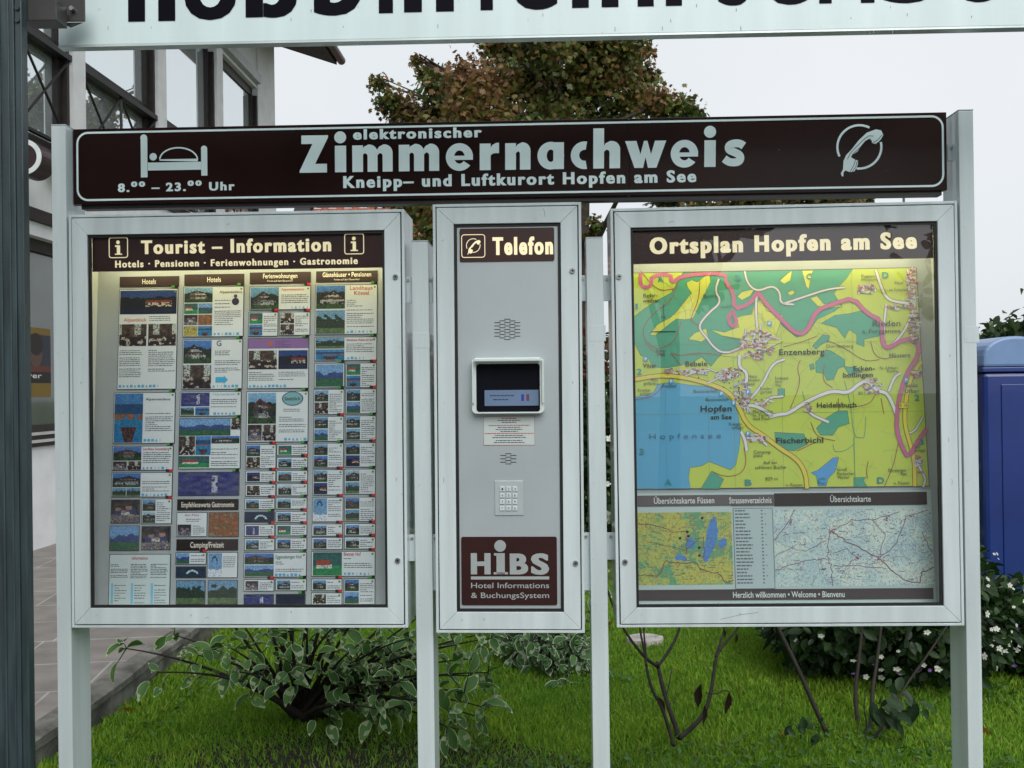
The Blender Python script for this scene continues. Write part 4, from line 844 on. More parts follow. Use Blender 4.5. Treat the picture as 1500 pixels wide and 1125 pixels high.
# ==================================================================  POSTS
def post(label, ftl, ftr, fbl, fbr, depth, d, brackets, plate=None):
    a, b = kpt(*ftl, d), kpt(*ftr, d); c, e = kpt(*fbl, d), kpt(*fbr, d)
    top = (a.z + b.z) / 2; x = (a + c) / 2; x2 = (b + e) / 2; wd = (x2 - x).length
    base = (x + x2) / 2; base.z = 0
    root = empty('support_post'); root.matrix_world = Matrix.Translation(base) @ Matrix((KU, KD, KZ)).transposed().to_4x4()
    sh = ((a + b) / 2 - (c + e) / 2).dot(KU) / max(.1, (a.z - c.z)); zc = (a.z + c.z) / 2
    root.matrix_world = root.matrix_world @ Matrix.Rotation(0, 4, 'Y')
    m = MB(); m.box(-wd / 2, wd / 2, 0, depth, .02, top - .004); m.build('post_tube', PAINT, root, bevel=.002)
    m = MB(); m.box(-wd / 2 - .0004, wd / 2 + .0004, -.0004, depth + .0004, top - .0038, top); m.build('end_cap', PAINT2, root, bevel=.001)
    m = MB(); m.box(-wd / 2 - .03, wd / 2 + .03, -.02, depth + .02, 0, .0195); m.build('foot_plate', STEEL, root)
    inv = root.matrix_world.inverted()
    for (x0, y0, x1, y1, dd) in brackets:
        p, q = inv @ kpt(x0, y1, dd), inv @ kpt(x1, y0, dd)
        lo, hi = (p.x, q.x)
        if hi <= -wd / 2 + .006: hi = -wd / 2
        elif lo >= wd / 2 - .006: lo = wd / 2
        m = MB(); m.box(lo, hi, p.y, p.y + .005, p.z, q.z); br = m.build('bracket', PAINT, root, bevel=.001)
        m = MB(); xx = (lo + hi) / 2; m.tube([(xx, p.y, q.z - .012), (xx, p.y - .004, q.z - .012)], .0045, 8); m.build('bracket_bolt', STEEL, br)
    if plate:
        p, q = inv @ kpt(plate[0], plate[3], d), inv @ kpt(plate[2], plate[1], d); m = MB(); m.box(p.x, q.x, -.0007, .001, p.z, q.z); m.build('cover_plate', PAINT, root, bevel=.0004)
    tag(root, label, 'post', 'white kiosk posts'); return root
post('tall pale post at the left end beside the bed symbol', (74.5, 182), (95.3, 182), (85.5, 1105), (107, 1105), .125, .012, ((96, 235, 107, 258, .06),))
post('short pale post between hotel card case and telephone cabinet', (602.8, 352), (627.5, 352), (611.5, 1105), (636.5, 1105), .125, .03, ((592, 405, 603, 444, .05), (627.5, 405, 634, 444, .05), (598, 783, 609, 822, .05), (633, 783, 640, 865, .05)), (605, 487, 629, 510))
post('short pale post between telephone cabinet and town map case', (858.8, 347), (884, 347), (868, 1105), (892.5, 1105), .125, .03, ((849, 403, 860, 441, .05), (884.5, 403, 895, 441, .05), (854, 780, 865, 865, .05), (889, 780, 901, 820, .05)), (864, 476, 887, 500))
post('tall pale post at the right end beside the telephone symbol', (1406.5, 160), (1426.5, 160), (1415.5, 1105), (1439.5, 1105), .125, .012, ((1388, 211, 1399, 236, .06),), (1412.5, 478, 1434, 502))

# ==================================================================  OVERHEAD SIGN and steel column
OY = 2.55
OS = Panel('overhead_sign', (84, -120), (1660, -152), (1664, 35.5), (85.5, 68.5), OY - 3.0)
OS.level_to_bottom((85.5, 68.5), (1664, 35.5), OY - 3.0)
tag(OS.root, 'broad pale sign board with big black letters along the very top', 'sign')
m = MB(); m.box(-OS.w / 2, OS.w / 2, 0, .03, .003, OS.h); OB = m.build('sign_board', mat('white_sign_enamel', (.64, .77, .78), .3, var=.05, scale=2, bump=.015, bscale=90, streak=True), OS.root, bevel=.002)
m = MB(); m.box(-OS.w / 2, OS.w / 2, -.001, .031, -.0022, .0026); m.build('bottom_trim', mat('trim_aluminium', (.62, .70, .70), .3, metal=.3), OS.root)
m = MB()
def ot(ch, a, b, cap=100):
    yb = lambda x: 32.5 - (x - 188) * (32.5 - 2.0) / (1450 - 188) - 5 * math.sin(math.pi * (x - 188) / 1262)
    OS.txt(m, ch, (a, yb(a)), (b, yb(b)), cap, -.001, C(5, 5, 12), .026, .003)
for ch, a, b in (('h', 188, 257), ('o', 270, 347), ('ß', 360, 436), ('b', 460, 530), ('i', 554, 577), ('n', 592, 665), ('r', 704, 748), ('e', 750, 818), ('n', 838, 906), ('n', 934, 999), ('s', 1052, 1098), ('e', 1120, 1188), ('r', 1200, 1244), ('i', 1260, 1282), ('b', 1294, 1376), ('e', 1398, 1462)): ot(ch, a, b)
m.build('lettering', mat('black_vinyl_lettering', (.004, .004, .008), .5, var=.1, spec=.05), OB)
m = MB(); rr = random.Random(3)
for _ in range(26):
    x, z = OS.L(rr.uniform(100, 1470), rr.uniform(8, 50)); m.rect(x, z, x + rr.uniform(.001, .002), z + rr.uniform(.003, .012), -.0006, C(130, 140, 138))
m.build('dirt_marks', PRINT, OB)
sc_ = empty('steel_column', at(25, 700, 2.42)); sc_.location.z = 0
c0 = sc_.location.x; 
m = MB(); zt = 3.1
m.box(-.115, -.030, .008, .04, 0, zt); m.box(-.030, .004, 0, .035, 0, zt); m.box(.004, .0215, .004, .034, 0, zt); m.build('column_profile', DGREEN, sc_, bevel=.002)
m = MB(); m.box(-.033, -.028, -.004, .02, 0, zt); m.box(-.011, -.007, -.003, .02, 0, zt); m.build('column_rib', DGREEN, sc_, bevel=.0015)
def lx(px, Y): return at(px, 20, Y).x - c0
za, zb_, zp, zq = at(62, 34, 2.475).z, at(62, 3, 2.475).z, at(100, 32, 2.535).z, at(100, -8, 2.535).z
m = MB(); m.box(.010, lx(84, 2.46), .0355, .095, za, zb_); m.box(lx(78, 2.535), lx(125, 2.535), OY - 2.42 - .018, OY - 2.42 - .013, zp, zq); m.box(lx(78, 2.535), lx(82, 2.535), .0955, OY - 2.42 - .0185, zp + .01, zq - .01)
m.prism([(lx(95, 2.54), zp - .006), (lx(104, 2.54), zp - .013), (lx(122, 2.54), zp - .0005), (lx(95, 2.54), zp - .0005)], OY - 2.42 - .012, OY - 2.42 - .008)
BRK = m.build('clamp_bracket', mat('grey_brown_steel', (.045, .047, .045), .42, metal=.2, var=.2), sc_, bevel=.0015)
zc = at(107, 14, 2.53).z; xb = lx(107, 2.53)
m = MB(); m.tube([(xb, OY - 2.42 - .0185, zc), (xb, OY - 2.42 - .032, zc)], .006, 6); m.build('clamp_bolt', STEEL, BRK)
m = MB()
for zz in (at(30, 11, 2.42).z, at(30, 29, 2.42).z): m.tube([(.0125, .004, zz), (.0125, -.001, zz)], .006, 8)
m.build('rivets', DGREEN, sc_)
tag(sc_, 'dark blue-green steel column at the left edge holding the overhead sign', 'column')

# ==================================================================  GROUND
def sheet_mat(name, c1, c2, scale, rough=.9, bump=.4):
    m = mat(name, c1, rough, var=.3, scale=scale, bump=bump, bscale=30, spec=.2); return m
LAWN = mat('lawn_soil_and_turf', (.075, .115, .026), .95, var=.45, scale=3.5, bump=.6, bscale=45, spec=.15)
m = MB(); m.face([(-150, -150, 0), (150, -150, 0), (150, 250, 0), (-150, 250, 0)]); tag(m.build('lawn', LAWN), None, kind='structure')
m = MB(); m.face([(-1.6, -30, .006), (30, -30, .006), (30, 2.3, .006), (-1.6, 2.3, .006)]); tag(m.build('forecourt', mat('forecourt_asphalt', (.11, .11, .11), .9, var=.2, scale=20, bump=.3, bscale=200)), None, kind='structure')
PZ = .17
E1, E2 = ground(133, 1024, PZ), ground(281, 920, PZ); ed = (E2 - E1).normalized()
ea, eb = E1 - ed * 3.0, E1 + ed * 14
pm = bpy.data.materials.new('stone_paving'); pm.use_nodes = True; t = pm.node_tree; b = t.nodes['Principled BSDF']; b.inputs['Roughness'].default_value = .75
tcn = t.nodes.new('ShaderNodeTexCoord'); mpn = t.nodes.new('ShaderNodeMapping'); mpn.inputs['Rotation'].default_value = (0, 0, R(-7)); mpn.inputs['Location'].default_value = (.2, .12, 0)
bk = t.nodes.new('ShaderNodeTexBrick'); bk.inputs['Scale'].default_value = 1.0; bk.inputs['Brick Width'].default_value = .92; bk.inputs['Row Height'].default_value = .52; bk.inputs['Mortar Size'].default_value = .007
bk.inputs['Color1'].default_value = (.215, .195, .180, 1); bk.inputs['Color2'].default_value = (.265, .242, .225, 1); bk.inputs['Mortar'].default_value = (.40, .39, .37, 1); bk.offset = .43; bk.squash = .8; bk.squash_frequency = 3
nn = t.nodes.new('ShaderNodeTexNoise'); nn.inputs['Scale'].default_value = 5; nn.inputs['Detail'].default_value = 8
mxn = t.nodes.new('ShaderNodeMix'); mxn.data_type = 'RGBA'; mxn.blend_type = 'OVERLAY'; mxn.inputs[0].default_value = .55
t.links.new(tcn.outputs['Object'], mpn.inputs[0]); t.links.new(mpn.outputs[0], bk.inputs[0]); t.links.new(tcn.outputs['Object'], nn.inputs[0])
t.links.new(bk.outputs[0], mxn.inputs[6]); t.links.new(nn.outputs[0], mxn.inputs[7]); t.links.new(mxn.outputs[2], b.inputs[0])
bpn = t.nodes.new('ShaderNodeBump'); bpn.inputs['Strength'].default_value = .3; bpn.inputs['Distance'].default_value = .01; t.links.new(nn.outputs[0], bpn.inputs['Height']); t.links.new(bpn.outputs[0], b.inputs['Normal'])
nrm = Vector((ed.y, -ed.x, 0))                                # towards the lawn
m = MB(); i0, i1 = ea - nrm * .10, eb - nrm * .10
m.face([(-30, ea.y - 25, PZ), (i0.x - ed.x * 25, ea.y - 25, PZ), tuple(i0), tuple(i1), (i1.x, 60, PZ), (-30, 60, PZ)]); tag(m.build('paving', pm), None, kind='structure')
m = MB(); rw = random.Random(5)
NS = 60; prof = []
for k in range(NS + 1):
    p = ea + (eb - ea) * k / NS; j1, j2 = rw.uniform(-.006, .006), rw.uniform(-.008, .004)
    o = nrm * (.012 + j1)
    prof.append([(p - nrm * .101) + Vector((0, 0, .003)), p + nrm * (-.02 + j1) + Vector((0, 0, .003 + j2 * .5)), p + o + Vector((0, 0, -.012 + j2)), p + o + Vector((0, 0, -.05)), p + nrm * j1 * .4 + Vector((0, 0, -.056)), p + nrm * j1 * .4 + Vector((0, 0, -.22))])
for k in range(NS):
    for q in range(5): m.face([prof[k][q], prof[k][q + 1], prof[k + 1][q + 1], prof[k + 1][q]])
wl = m.build('edging_wall', mat('weathered_concrete', (.15, .145, .13), .92, var=.5, scale=7, bump=.7, bscale=40, streak=False))
tag(wl, 'low weathered concrete wall holding the stone paving above the lawn', 'wall')

# ==================================================================  scatter helpers
def scatter(name, tv, tf, pos, d, n, sc, cols, m, parent=None):
    """one mesh of many leaf-sized pieces: template verts tv (side, along, up), axes d (along) and n (up)"""
    tv = np.array(tv, float); N = len(pos); K = len(tv)
    d = d / np.linalg.norm(d, axis=1)[:, None]; n = n - (n * d).sum(1)[:, None] * d; n /= (np.linalg.norm(n, axis=1)[:, None] + 1e-9); sd = np.cross(d, n)
    V = pos[:, None, :] + sc[:, None, None] * (tv[None, :, 0:1] * sd[:, None] + tv[None, :, 1:2] * d[:, None] + tv[None, :, 2:3] * n[:, None])
    V = V.reshape(-1, 3); F = len(tf); lens = np.array([len(f) for f in tf]); flat = np.concatenate([np.array(f) for f in tf])
    L = (np.arange(N)[:, None] * K + flat[None]).ravel(); tot = np.tile(lens, N); st = np.concatenate(([0], np.cumsum(tot)[:-1]))
    me = bpy.data.meshes.new(name); me.vertices.add(len(V)); me.vertices.foreach_set('co', V.astype(np.float32).ravel())
    me.loops.add(len(L)); me.loops.foreach_set('vertex_index', L.astype(np.int32)); me.polygons.add(len(tot)); me.polygons.foreach_set('loop_start', st.astype(np.int32))
    me.polygons.foreach_set('loop_total', tot.astype(np.int32))
    me.update(calc_edges=True); me.validate()
    if cols.ndim == 2: cols = np.repeat(cols[:, None, :], F, axis=1)
    cc = np.ones((N * F, 4), np.float32); cc[:, :3] = cols.reshape(-1, 3); ca = me.color_attributes.new('Col', 'FLOAT_COLOR', 'CORNER'); ca.data.foreach_set('color', np.repeat(cc, tot, axis=0).ravel())
    me.materials.append(m); o = bpy.data.objects.new(name, me); COL.objects.link(o)
    if parent: o.parent = parent
    return o
G = np.random.default_rng(5)
def runit(n):
    v = G.normal(size=(n, 3)); return v / np.linalg.norm(v, axis=1)[:, None]
LEAF = attr_mat('living_leaf', .45, .35, .28); BLADE = attr_mat('grass_blade', .5, .3, .45); BARK = mat('grey_brown_bark', (.045, .034, .026), .9, var=.4, scale=14, bump=.5, bscale=60)
STEMM = mat('dark_stem', (.016, .011, .008), .75, var=.35, scale=20, bump=.3, bscale=90)
MAPLE = [(0, 0, 0), (.28, .02, .03), (.22, .2, .02), (.58, .28, .06), (.38, .42, .03), (.52, .74, .03), (.24, .62, .02), (0, 1, -.06), (-.24, .62, .02), (-.52, .74, .03), (-.38, .42, .03), (-.58, .28, .06), (-.22, .2, .02), (-.28, .02, .03)]
MAPF = [tuple(range(14))]
OVAL = [(0, 0, 0), (.2, .2, .05), (.29, .45, .07), (.2, .75, .03), (0, 1, -.06), (-.2, .75, .03), (-.29, .45, .07), (-.2, .2, .05)]
OVF = [(0, 1, 2, 3, 4), (0, 4, 5, 6, 7)]

# ==================================================================  GRASS
nb = 290000
gy = 3.5 + 4.6 * G.random(nb) ** 1.15; gx = (G.random(nb) * 2 - 1) * (gy * .54 + .25)
lim = E1.x + (gy - E1.y) * ed.x / ed.y + .02
ok = gx > lim; gx, gy = gx[ok], gy[ok]
pn = np.array([noise.noise((x * 1.6, y * 1.6, 0)) + .6 * noise.noise((x * 5, y * 5, 4)) for x, y in zip(gx[::1], gy[::1])])
# worn soil under the shrub
bare = np.exp(-(((gx + .70) / .95) ** 4 + ((gy - 4.15) / .50) ** 4)) * .82 + .5 * np.exp(-(((gx - .55) / .3) ** 2 + ((gy - 4.2) / .25) ** 2))
ok = G.random(len(gx)) > np.clip(bare + .06 * pn, 0, .97); gx, gy, pn = gx[ok], gy[ok], pn[ok]
N = len(gx); hgt = (.020 + .026 * G.random(N)) * (1 + .35 * pn)
near = (gx - lim[:0].sum() - (E1.x + (gy - E1.y) * ed.x / ed.y)) < .25; hgt[near] *= 1.7
dr = G.normal(size=(N, 3)) * .45; dr[:, 2] = 1
c0 = np.array((.15, .36, .028)); c1 = np.array((.38, .58, .065)); c2 = np.array((.34, .34, .10))
f = np.clip(.45 + .45 * pn + .3 * G.normal(size=N), 0, 1)[:, None]; gc = c0 * (1 - f) + c1 * f; dry = G.random(N) < .05; gc[dry] = c2
go = scatter('grass', [(-.09, 0, 0), (.09, 0, 0), (.06, .55, .05), (0, 1, .22), (-.06, .55, .05)], [(0, 1, 2, 3, 4)], np.stack([gx, gy, np.zeros(N)], 1), dr, runit(N), hgt, gc, BLADE)
tag(go, None, kind='stuff')
m = MB(); sp = [(-.72 + 1.02 * math.cos(t_) * (1 + .1 * noise.noise((t_ * 2, 0, 0))), 4.15 + .56 * math.sin(t_) * (1 + .12 * noise.noise((t_ * 3, 4, 0))), .005) for t_ in [2 * math.pi * k / 40 for k in range(40)]]
m.face(sp); tag(m.build('soil', mat('dark_bare_soil', (.020, .015, .010), .95, var=.5, scale=12, bump=.8, bscale=40)), None, kind='structure')
# clover and weeds in the turf
nw = 7000; wy = 3.6 + 3.6 * G.random(nw); wx = (G.random(nw) * 2 - 1) * (wy * .53)
wn = np.array([noise.noise((x * 1.1, y * 1.1, 9)) for x, y in zip(wx, wy)]); lm = E1.x + (wy - E1.y) * ed.x / ed.y + .03
okw = (wx > lm) & ((wn > .12) | (wx < lm + .3)); wx, wy = wx[okw], wy[okw]; N = len(wx); dd = runit(N); dd[:, 2] = .3
wo = scatter('clover', OVAL, OVF, np.stack([wx, wy, .018 + .02 * G.random(N)], 1), dd, runit(N) * .5 + np.array((0, 0, 1)), .022 + .02 * G.random(N), np.array((.07, .16, .03)) * (.7 + .6 * G.random((N, 1))), LEAF); tag(wo, None, kind='stuff')
for k, (px, py) in enumerate(((187, 1055), (1160, 1090), (1440, 1080), (893, 926))):
    p = ground(px, py); fl = scatter('fallen_leaf', MAPLE, MAPF, np.array([[0, 0, .045]]), runit(1), np.array([[.2, .1, 1.]]), np.array([.06]), np.array([[.34, .13, .03]]), LEAF); fl.location = p
    tag(fl, ('orange fallen leaf by the concrete wall', 'orange fallen leaf under the town map case', 'brown fallen leaf right of the tall post', 'reddish fallen leaf beside the right short post')[k], 'fallen leaf', 'fallen leaves on the lawn')
p = ground(945, 942); m = MB()
for r0, z0_, r1, z1_ in ((.10, .03, .085, .034),):
    ring_ = [(math.cos(2 * math.pi * k / 26) * (.115 + .012 * noise.noise((k * .7, 0, 0))), math.sin(2 * math.pi * k / 26) * (.105 + .012 * noise.noise((k * .7, 5, 0)))) for k in range(26)]
    m.face([(x, y, .036) for x, y in ring_])
    for k in range(26): a, b = ring_[k], ring_[(k + 1) % 26]; m.face([(a[0] * 1.04, a[1] * 1.04, 0), (b[0] * 1.04, b[1] * 1.04, 0), (b[0], b[1], .036), (a[0], a[1], .036)])
so_ = m.build('stone_slab', mat('pale_stone', (.42, .40, .38), .9, var=.3, scale=18, bump=.5, bscale=60)); so_.location = p; tag(so_, 'round pale stone slab lying flat in the lawn', 'stone')

# ==================================================================  HOUSE ON THE LEFT
HA = Vector((.035, 1, 0)).normalized(); HI = Vector((-HA.y, HA.x, 0)); h0 = Vector((-4.80, 0, 0))
HOUSE = empty('white_house'); HOUSE.matrix_world = Matrix.Translation(h0) @ Matrix((HA, HI, Vector((0, 0, 1)))).transposed().to_4x4()
tag(HOUSE, 'white plastered house with dark wooden windows and crossed balcony bars', 'house')
PLAST = mat('white_plaster', (.80, .81, .83), .9, var=.05, scale=5, bump=.55, bscale=130); DWOOD = mat('dark_brown_wood', (.020, .014, .013), .55, var=.3, scale=12, bump=.1, bscale=60); PGREY = mat('grey_plaster', (.27, .27, .28), .9, var=.12, scale=6, bump=.3, bscale=120)
wg = bpy.data.materials.new('coated_window_glass'); wg.use_nodes = True; bb = wg.node_tree.nodes['Principled BSDF']; bb.inputs['Base Color'].default_value = (.80, .87, .90, 1); bb.inputs['Metallic'].default_value = .72; bb.inputs['Roughness'].default_value = .015
wn_ = wg.node_tree.nodes.new('ShaderNodeTexNoise'); wn_.inputs['Scale'].default_value = .8; wb_ = wg.node_tree.nodes.new('ShaderNodeBump'); wb_.inputs['Strength'].default_value = .03; wg.node_tree.links.new(wn_.outputs[0], wb_.inputs['Height']); wg.node_tree.links.new(wb_.outputs[0], bb.inputs['Normal'])
dgls = mat('dim_shop_glass', (.10, .115, .11), .06, var=.2, scale=1.2, spec=.8)
A0, A1 = 3.0, 17.7
m = MB(); m.box(A0, A1, .0, 6, -.05, 1.13); m.box(A0, A1, .0, .35, 3.12, 3.25); m.box(A0, A1, -.02, .35, 3.37, 3.94); m.box(16.68, A1, .0, 6, 3.97, 7.9); m.box(A0, 16.68, .02, .4, 6.74, 7.9); m.box(15.5, A1, .0, 5, 1.13, 3.12); m.build('wall', PLAST, HOUSE)
m = MB(); m.box(A1 + .002, A1 + .02, .0, 6, .1, 7.85); m.build('gable_wall', PGREY, HOUSE)
m = MB(); m.box(A0, A1 - .02, -.05, .3, 3.255, 3.365); m.box(A0, A1, -.05, .3, 3.945, 3.985); m.build('band_rail', DWOOD, HOUSE)
m = MB(); m.box(A0, 15.5, -.03, .2, 1.135, 1.17); m.box(A0, 15.5, -.02, .2, 1.20, 1.24); m.box(A0, 15.5, -.01, .2, 1.27, 1.33); sl_ = m.build('shop_window_frame', DWOOD, HOUSE)
m = MB(); m.box(A0, 15.5, -.05, .2, 1.172, 1.198); m.box(A0, 15.5, -.04, .2, 1.242, 1.268); m.build('window_sill', mat('pale_sill', (.5, .5, .5), .5), sl_)
m = MB(); m.box(A0, 15.5, .14, .16, 1.33, 3.12); m.build('shop_window', dgls, HOUSE)
m = MB(); m.box(A0, 15.5, .10, .2, 3.0, 3.118); [m.box(a, a + .1, .08, .2, 1.331, 2.999) for a in (4.0, 7.2, 10.6, 13.6)]; m.build('shop_window_frame', DWOOD, HOUSE)
posts = (5.6, 7.85, 10.06, 12.28, 14.5)
for a in posts:
    m = MB(); m.box(a, a + .27, -.03, .35, 3.987, 6.738); m.build('pier', PLAST, HOUSE)
ends = list(posts) + [16.68]
for a, b2 in zip(posts, ends[1:]):
    l, r_ = a + .272, b2 - .002
    m = MB(); m.box(l, r_, .10, .18, 3.99, 4.12); m.box(l, r_, .10, .18, 6.6, 6.735); m.box(l, r_, .085, .18, 5.0, 5.17); m.box(r_ - .05, r_, .01, .19, 4.121, 6.599); m.box(r_ - .13, r_ - .0505, .07, .18, 4.121, 6.599); m.box(l, l + .08, .07, .18, 4.121, 6.599); wf = m.build('window_frame', DWOOD, HOUSE)
    m = MB(); m.box(l + .081, r_ - .131, .125, .135, 4.121, 4.999); m.box(l + .081, r_ - .131, .125, .135, 5.171, 6.599); m.build('window_pane', wg, wf)
    m = MB(); m.box(l, r_, -.02, .05, 5.0, 5.06); m.box(l, r_, -.0, .04, 4.10, 4.13)
    n_ = 2; st = (r_ - l) / n_
    for q in range(n_):
        u, v = l + q * st, l + (q + 1) * st
        for (p1, p2) in (((u, 4.13), (v, 5.0)), ((u, 5.0), (v, 4.13))): m.tube([(p1[0], .02, p1[1]), (p2[0], .02, p2[1])], .014, 6)
        if q: m.tube([(u, .02, 4.13), (u, .02, 5.0)], .016, 6)
    m.build('balcony_bars', mat('black_iron', (.012, .011, .012), .5) if a == posts[0] else bpy.data.materials['black_iron'], HOUSE)
m = MB(); m.box(10, 16.67, -.06, .02, 6.80, 6.95); m.build('shutter_box', mat('grey_shutter_box', (.42, .44, .45), .5), HOUSE)
rp = [(-1.08, 7.52), (-1.08, 7.66), (6.5, 10.3), (6.5, 10.15)]
m = MB(); i = len(m.v)
for aa in (A0, A1 + .25): m.v += [(aa, y, z) for y, z in rp]
for q in range(4): m.f.append((q, (q + 1) % 4, 4 + (q + 1) % 4, 4 + q)); m.c.append((1, 1, 1))
m.f += [(3, 2, 1, 0), (4, 5, 6, 7)]; m.c += [(1, 1, 1)] * 2; RF = m.build('roof', mat('dark_eaves', (.022, .018, .018), .8, var=.3), HOUSE)
m = MB(); m.tube([(A0, -1.16, 7.60), (A1 + .28, -1.16, 7.60)], .075, 14); m.build('gutter', mat('dark_copper_gutter', (.035, .032, .034), .4, metal=.4), RF)
HM = HOUSE.matrix_world
def drum(px, py, Y, label):
    p = at(px, py, Y); o = empty('round_sign', p); m = MB(); n = 30; r = .155
    m.tube([(0, 0, 0), (0, .26, 0)], r, n); m.build('drum', mat('maroon_drum', (.035, .012, .016), .4, var=.2) if 'maroon_drum' not in bpy.data.materials else bpy.data.materials['maroon_drum'], o, smooth=False)
    m = MB(); c1 = [(math.cos(2 * math.pi * k / n) * r * 1.0, math.sin(2 * math.pi * k / n) * r * 1.0) for k in range(n)]; c2 = [(x * .74, z * .74) for x, z in c1]
    ring(m, c1, c2, -.008, 0); m.build('white_ring', mat('white_ring', (.74, .80, .80), .4) if 'white_ring' not in bpy.data.materials else bpy.data.materials['white_ring'], o)
    m = MB(); m.box(-.30, -r + .01, .10, .14, -.02, .02); m.build('wall_arm', DWOOD, o)
    tag(o, label, 'sign', 'round drum signs on the house'); return o
drum(35, 230, 8.6, 'maroon drum sign with white ring beside the steel column'); drum(97, 238, 9.4, 'maroon drum sign mostly hidden behind the left tall post')
# poster in the shop window
pr = empty('poster'); pr.matrix_world = HM @ Matrix.Translation((8.55, .132, 0)); tag(pr, 'yellow poster with dark picture stuck inside the shop window', 'poster')
zt_, zb_ = 2.27, 1.60; Hp = zt_ - zb_
m = MB(); m.box(0, 1.3, 0, .004, zb_, zt_, C(120, 94, 26)); m.rect(.0, zb_ + .33 * Hp, 1.3, zb_ + .9 * Hp, -.0008, C(40, 46, 60)); m.rect(0, zb_ + .2 * Hp, 1.3, zb_ + .36 * Hp, -.0012, C(18, 18, 20))
m.rect(.3, zb_ + .36 * Hp, 1.3, zb_ + .45 * Hp, -.001, C(96, 44, 34)); m.disc(.62, zb_ + .66 * Hp, .10, -.0014, C(84, 62, 56), 18, .9); m.disc(1.02, zb_ + .62 * Hp, .13, -.0014, C(88, 64, 56), 18, .9); m.disc(.62, zb_ + .76 * Hp, .09, -.0016, C(24, 20, 20), 18, 1.2); m.disc(1.02, zb_ + .76 * Hp, .11, -.0016, C(30, 24, 22), 18, 1.2)
m.text('a Clever', .42, 1.12, zb_ + .27 * Hp, .05, -.002, C(215, 215, 210), .01); m.text('erleben', .42, .85, zb_ + .215 * Hp, .03, -.002, C(190, 190, 190), 0); m.build('poster_sheet', PRINT, pr)
m = MB()
for k, cc in enumerate((C(50, 110, 160), C(170, 50, 60), C(215, 215, 215), C(200, 120, 70))): m.rect(8.62 + k * .16, 1.38, 8.76 + k * .16, 1.5, .134, cc)
m.build('window_sticker', PRINT, HOUSE)

# ==================================================================  TREES
def tree(name, label, cat, trunk_px, Y, clusters, leafsize, cols, dens=.19, trunk_r=.16, lo=None, group=None, tmpl=(MAPLE, MAPF), depth=1.0):
    k = Y / FPX; base = at(trunk_px[0], trunk_px[1], Y); base.z = 0
    root = empty(name, base); cl = []
    for (x, y, r) in clusters:
        p = at(x, y, Y + G.normal() * depth); cl.append((p - base, r * k))
    top = max(c[0].z for c in cl); zfork = (lo if lo else min(c[0].z for c in cl) - .6)
    m = MB(); tr = [(0, 0, 0), (.05, .02, zfork * .5), (0, 0, zfork), (.1, .05, (zfork + top) / 2), (.0, .1, top - .3)]
    m.tube(tr, [trunk_r * 1.25, trunk_r, trunk_r * .85, trunk_r * .5, trunk_r * .15], 12); m.build('trunk', BARK, root, smooth=True)
    m = MB()
    for p, r in cl:
        z0_ = max(zfork * .8, min(p.z - .3 - .45 * math.hypot(p.x, p.y), top - .5)); s0 = Vector((.03, .03, z0_)); mid = s0.lerp(p, .55) + Vector((G.normal() * .15, G.normal() * .15, .18))
        m.tube([s0, s0.lerp(mid, .5), mid, mid.lerp(p, .5), p], [.055, .045, .034, .024, .012], 6)
        for _ in range(7):
            q = p + Vector(runit(1)[0]) * r * .95; m.tube([mid.lerp(p, G.uniform(.3, 1)), p.lerp(q, .5) + Vector((0, 0, .06)), q], [.016, .010, .004], 5)
    m.build('branches', BARK, root)
    P = []; Cc = []
    cols = np.array(cols)
    for p, r in cl:
        n = int(dens * (r / k) ** 2) + 14; u = runit(n) * (G.random(n) ** .42)[:, None] * r; u[:, 2] *= .85
        pos = np.array(p) + u * (1 + .30 * G.normal(size=(n, 1))); P.append(pos)
        a = np.clip(G.normal(.45, .28) + .28 * G.normal(size=n) + .25 * u[:, 2] / r, 0, .999) * (len(cols) - 1); i_ = a.astype(int); f_ = (a - i_)[:, None]
        Cc.append((cols[i_] * (1 - f_) + cols[np.minimum(i_ + 1, len(cols) - 1)] * f_) * (.75 + .5 * G.random((n, 1))))
    P = np.concatenate(P); Cc = np.concatenate(Cc); N = len(P); d = runit(N) + np.array((0, 0, -.75)); nn_ = runit(N) * .8 + np.array((0, 0, .8))
    scatter('crown', tmpl[0], tmpl[1], P, d, nn_, leafsize * (.65 + .7 * G.random(N)), Cc, LEAF, root)
    return tag(root, label, cat, group)
mcl = [(555, 122, 16), (572, 150, 22), (590, 160, 30), (612, 88, 10), (622, 108, 17), (646, 128, 34), (690, 118, 34), (660, 160, 40), (722, 60, 24), (745, 80, 36), (792, 56, 46), (780, 100, 46), (850, 58, 48), (905, 62, 42), (940, 78, 20), (915, 105, 36), (947, 110, 20), (862, 115, 60), (800, 140, 60), (730, 130, 40), (930, 146, 36), (968, 152, 28), (1000, 160, 24), (1022, 166, 13), (700, 170, 50),
       (620, 190, 46), (800, 205, 66), (880, 200, 60), (660, 245, 50), (740, 262, 54), (590, 230, 40), (612, 300, 36), (575, 285, 26), (665, 315, 42), (720, 330, 40), (800, 290, 40), (640, 345, 34), (950, 215, 46), (815, 345, 30), (1000, 225, 36), (872, 328, 13), (868, 345, 10)]
MCOL = [(.055, .085, .022), (.085, .120, .026), (.135, .145, .032), (.175, .125, .036), (.205, .110, .048)]
tree('maple_tree', 'big maple with bronze and green leaves rising behind the brown sign', 'tree', (852, 560), 15.5, mcl, .078, MCOL, .64, .17, 3.6, depth=1.1)
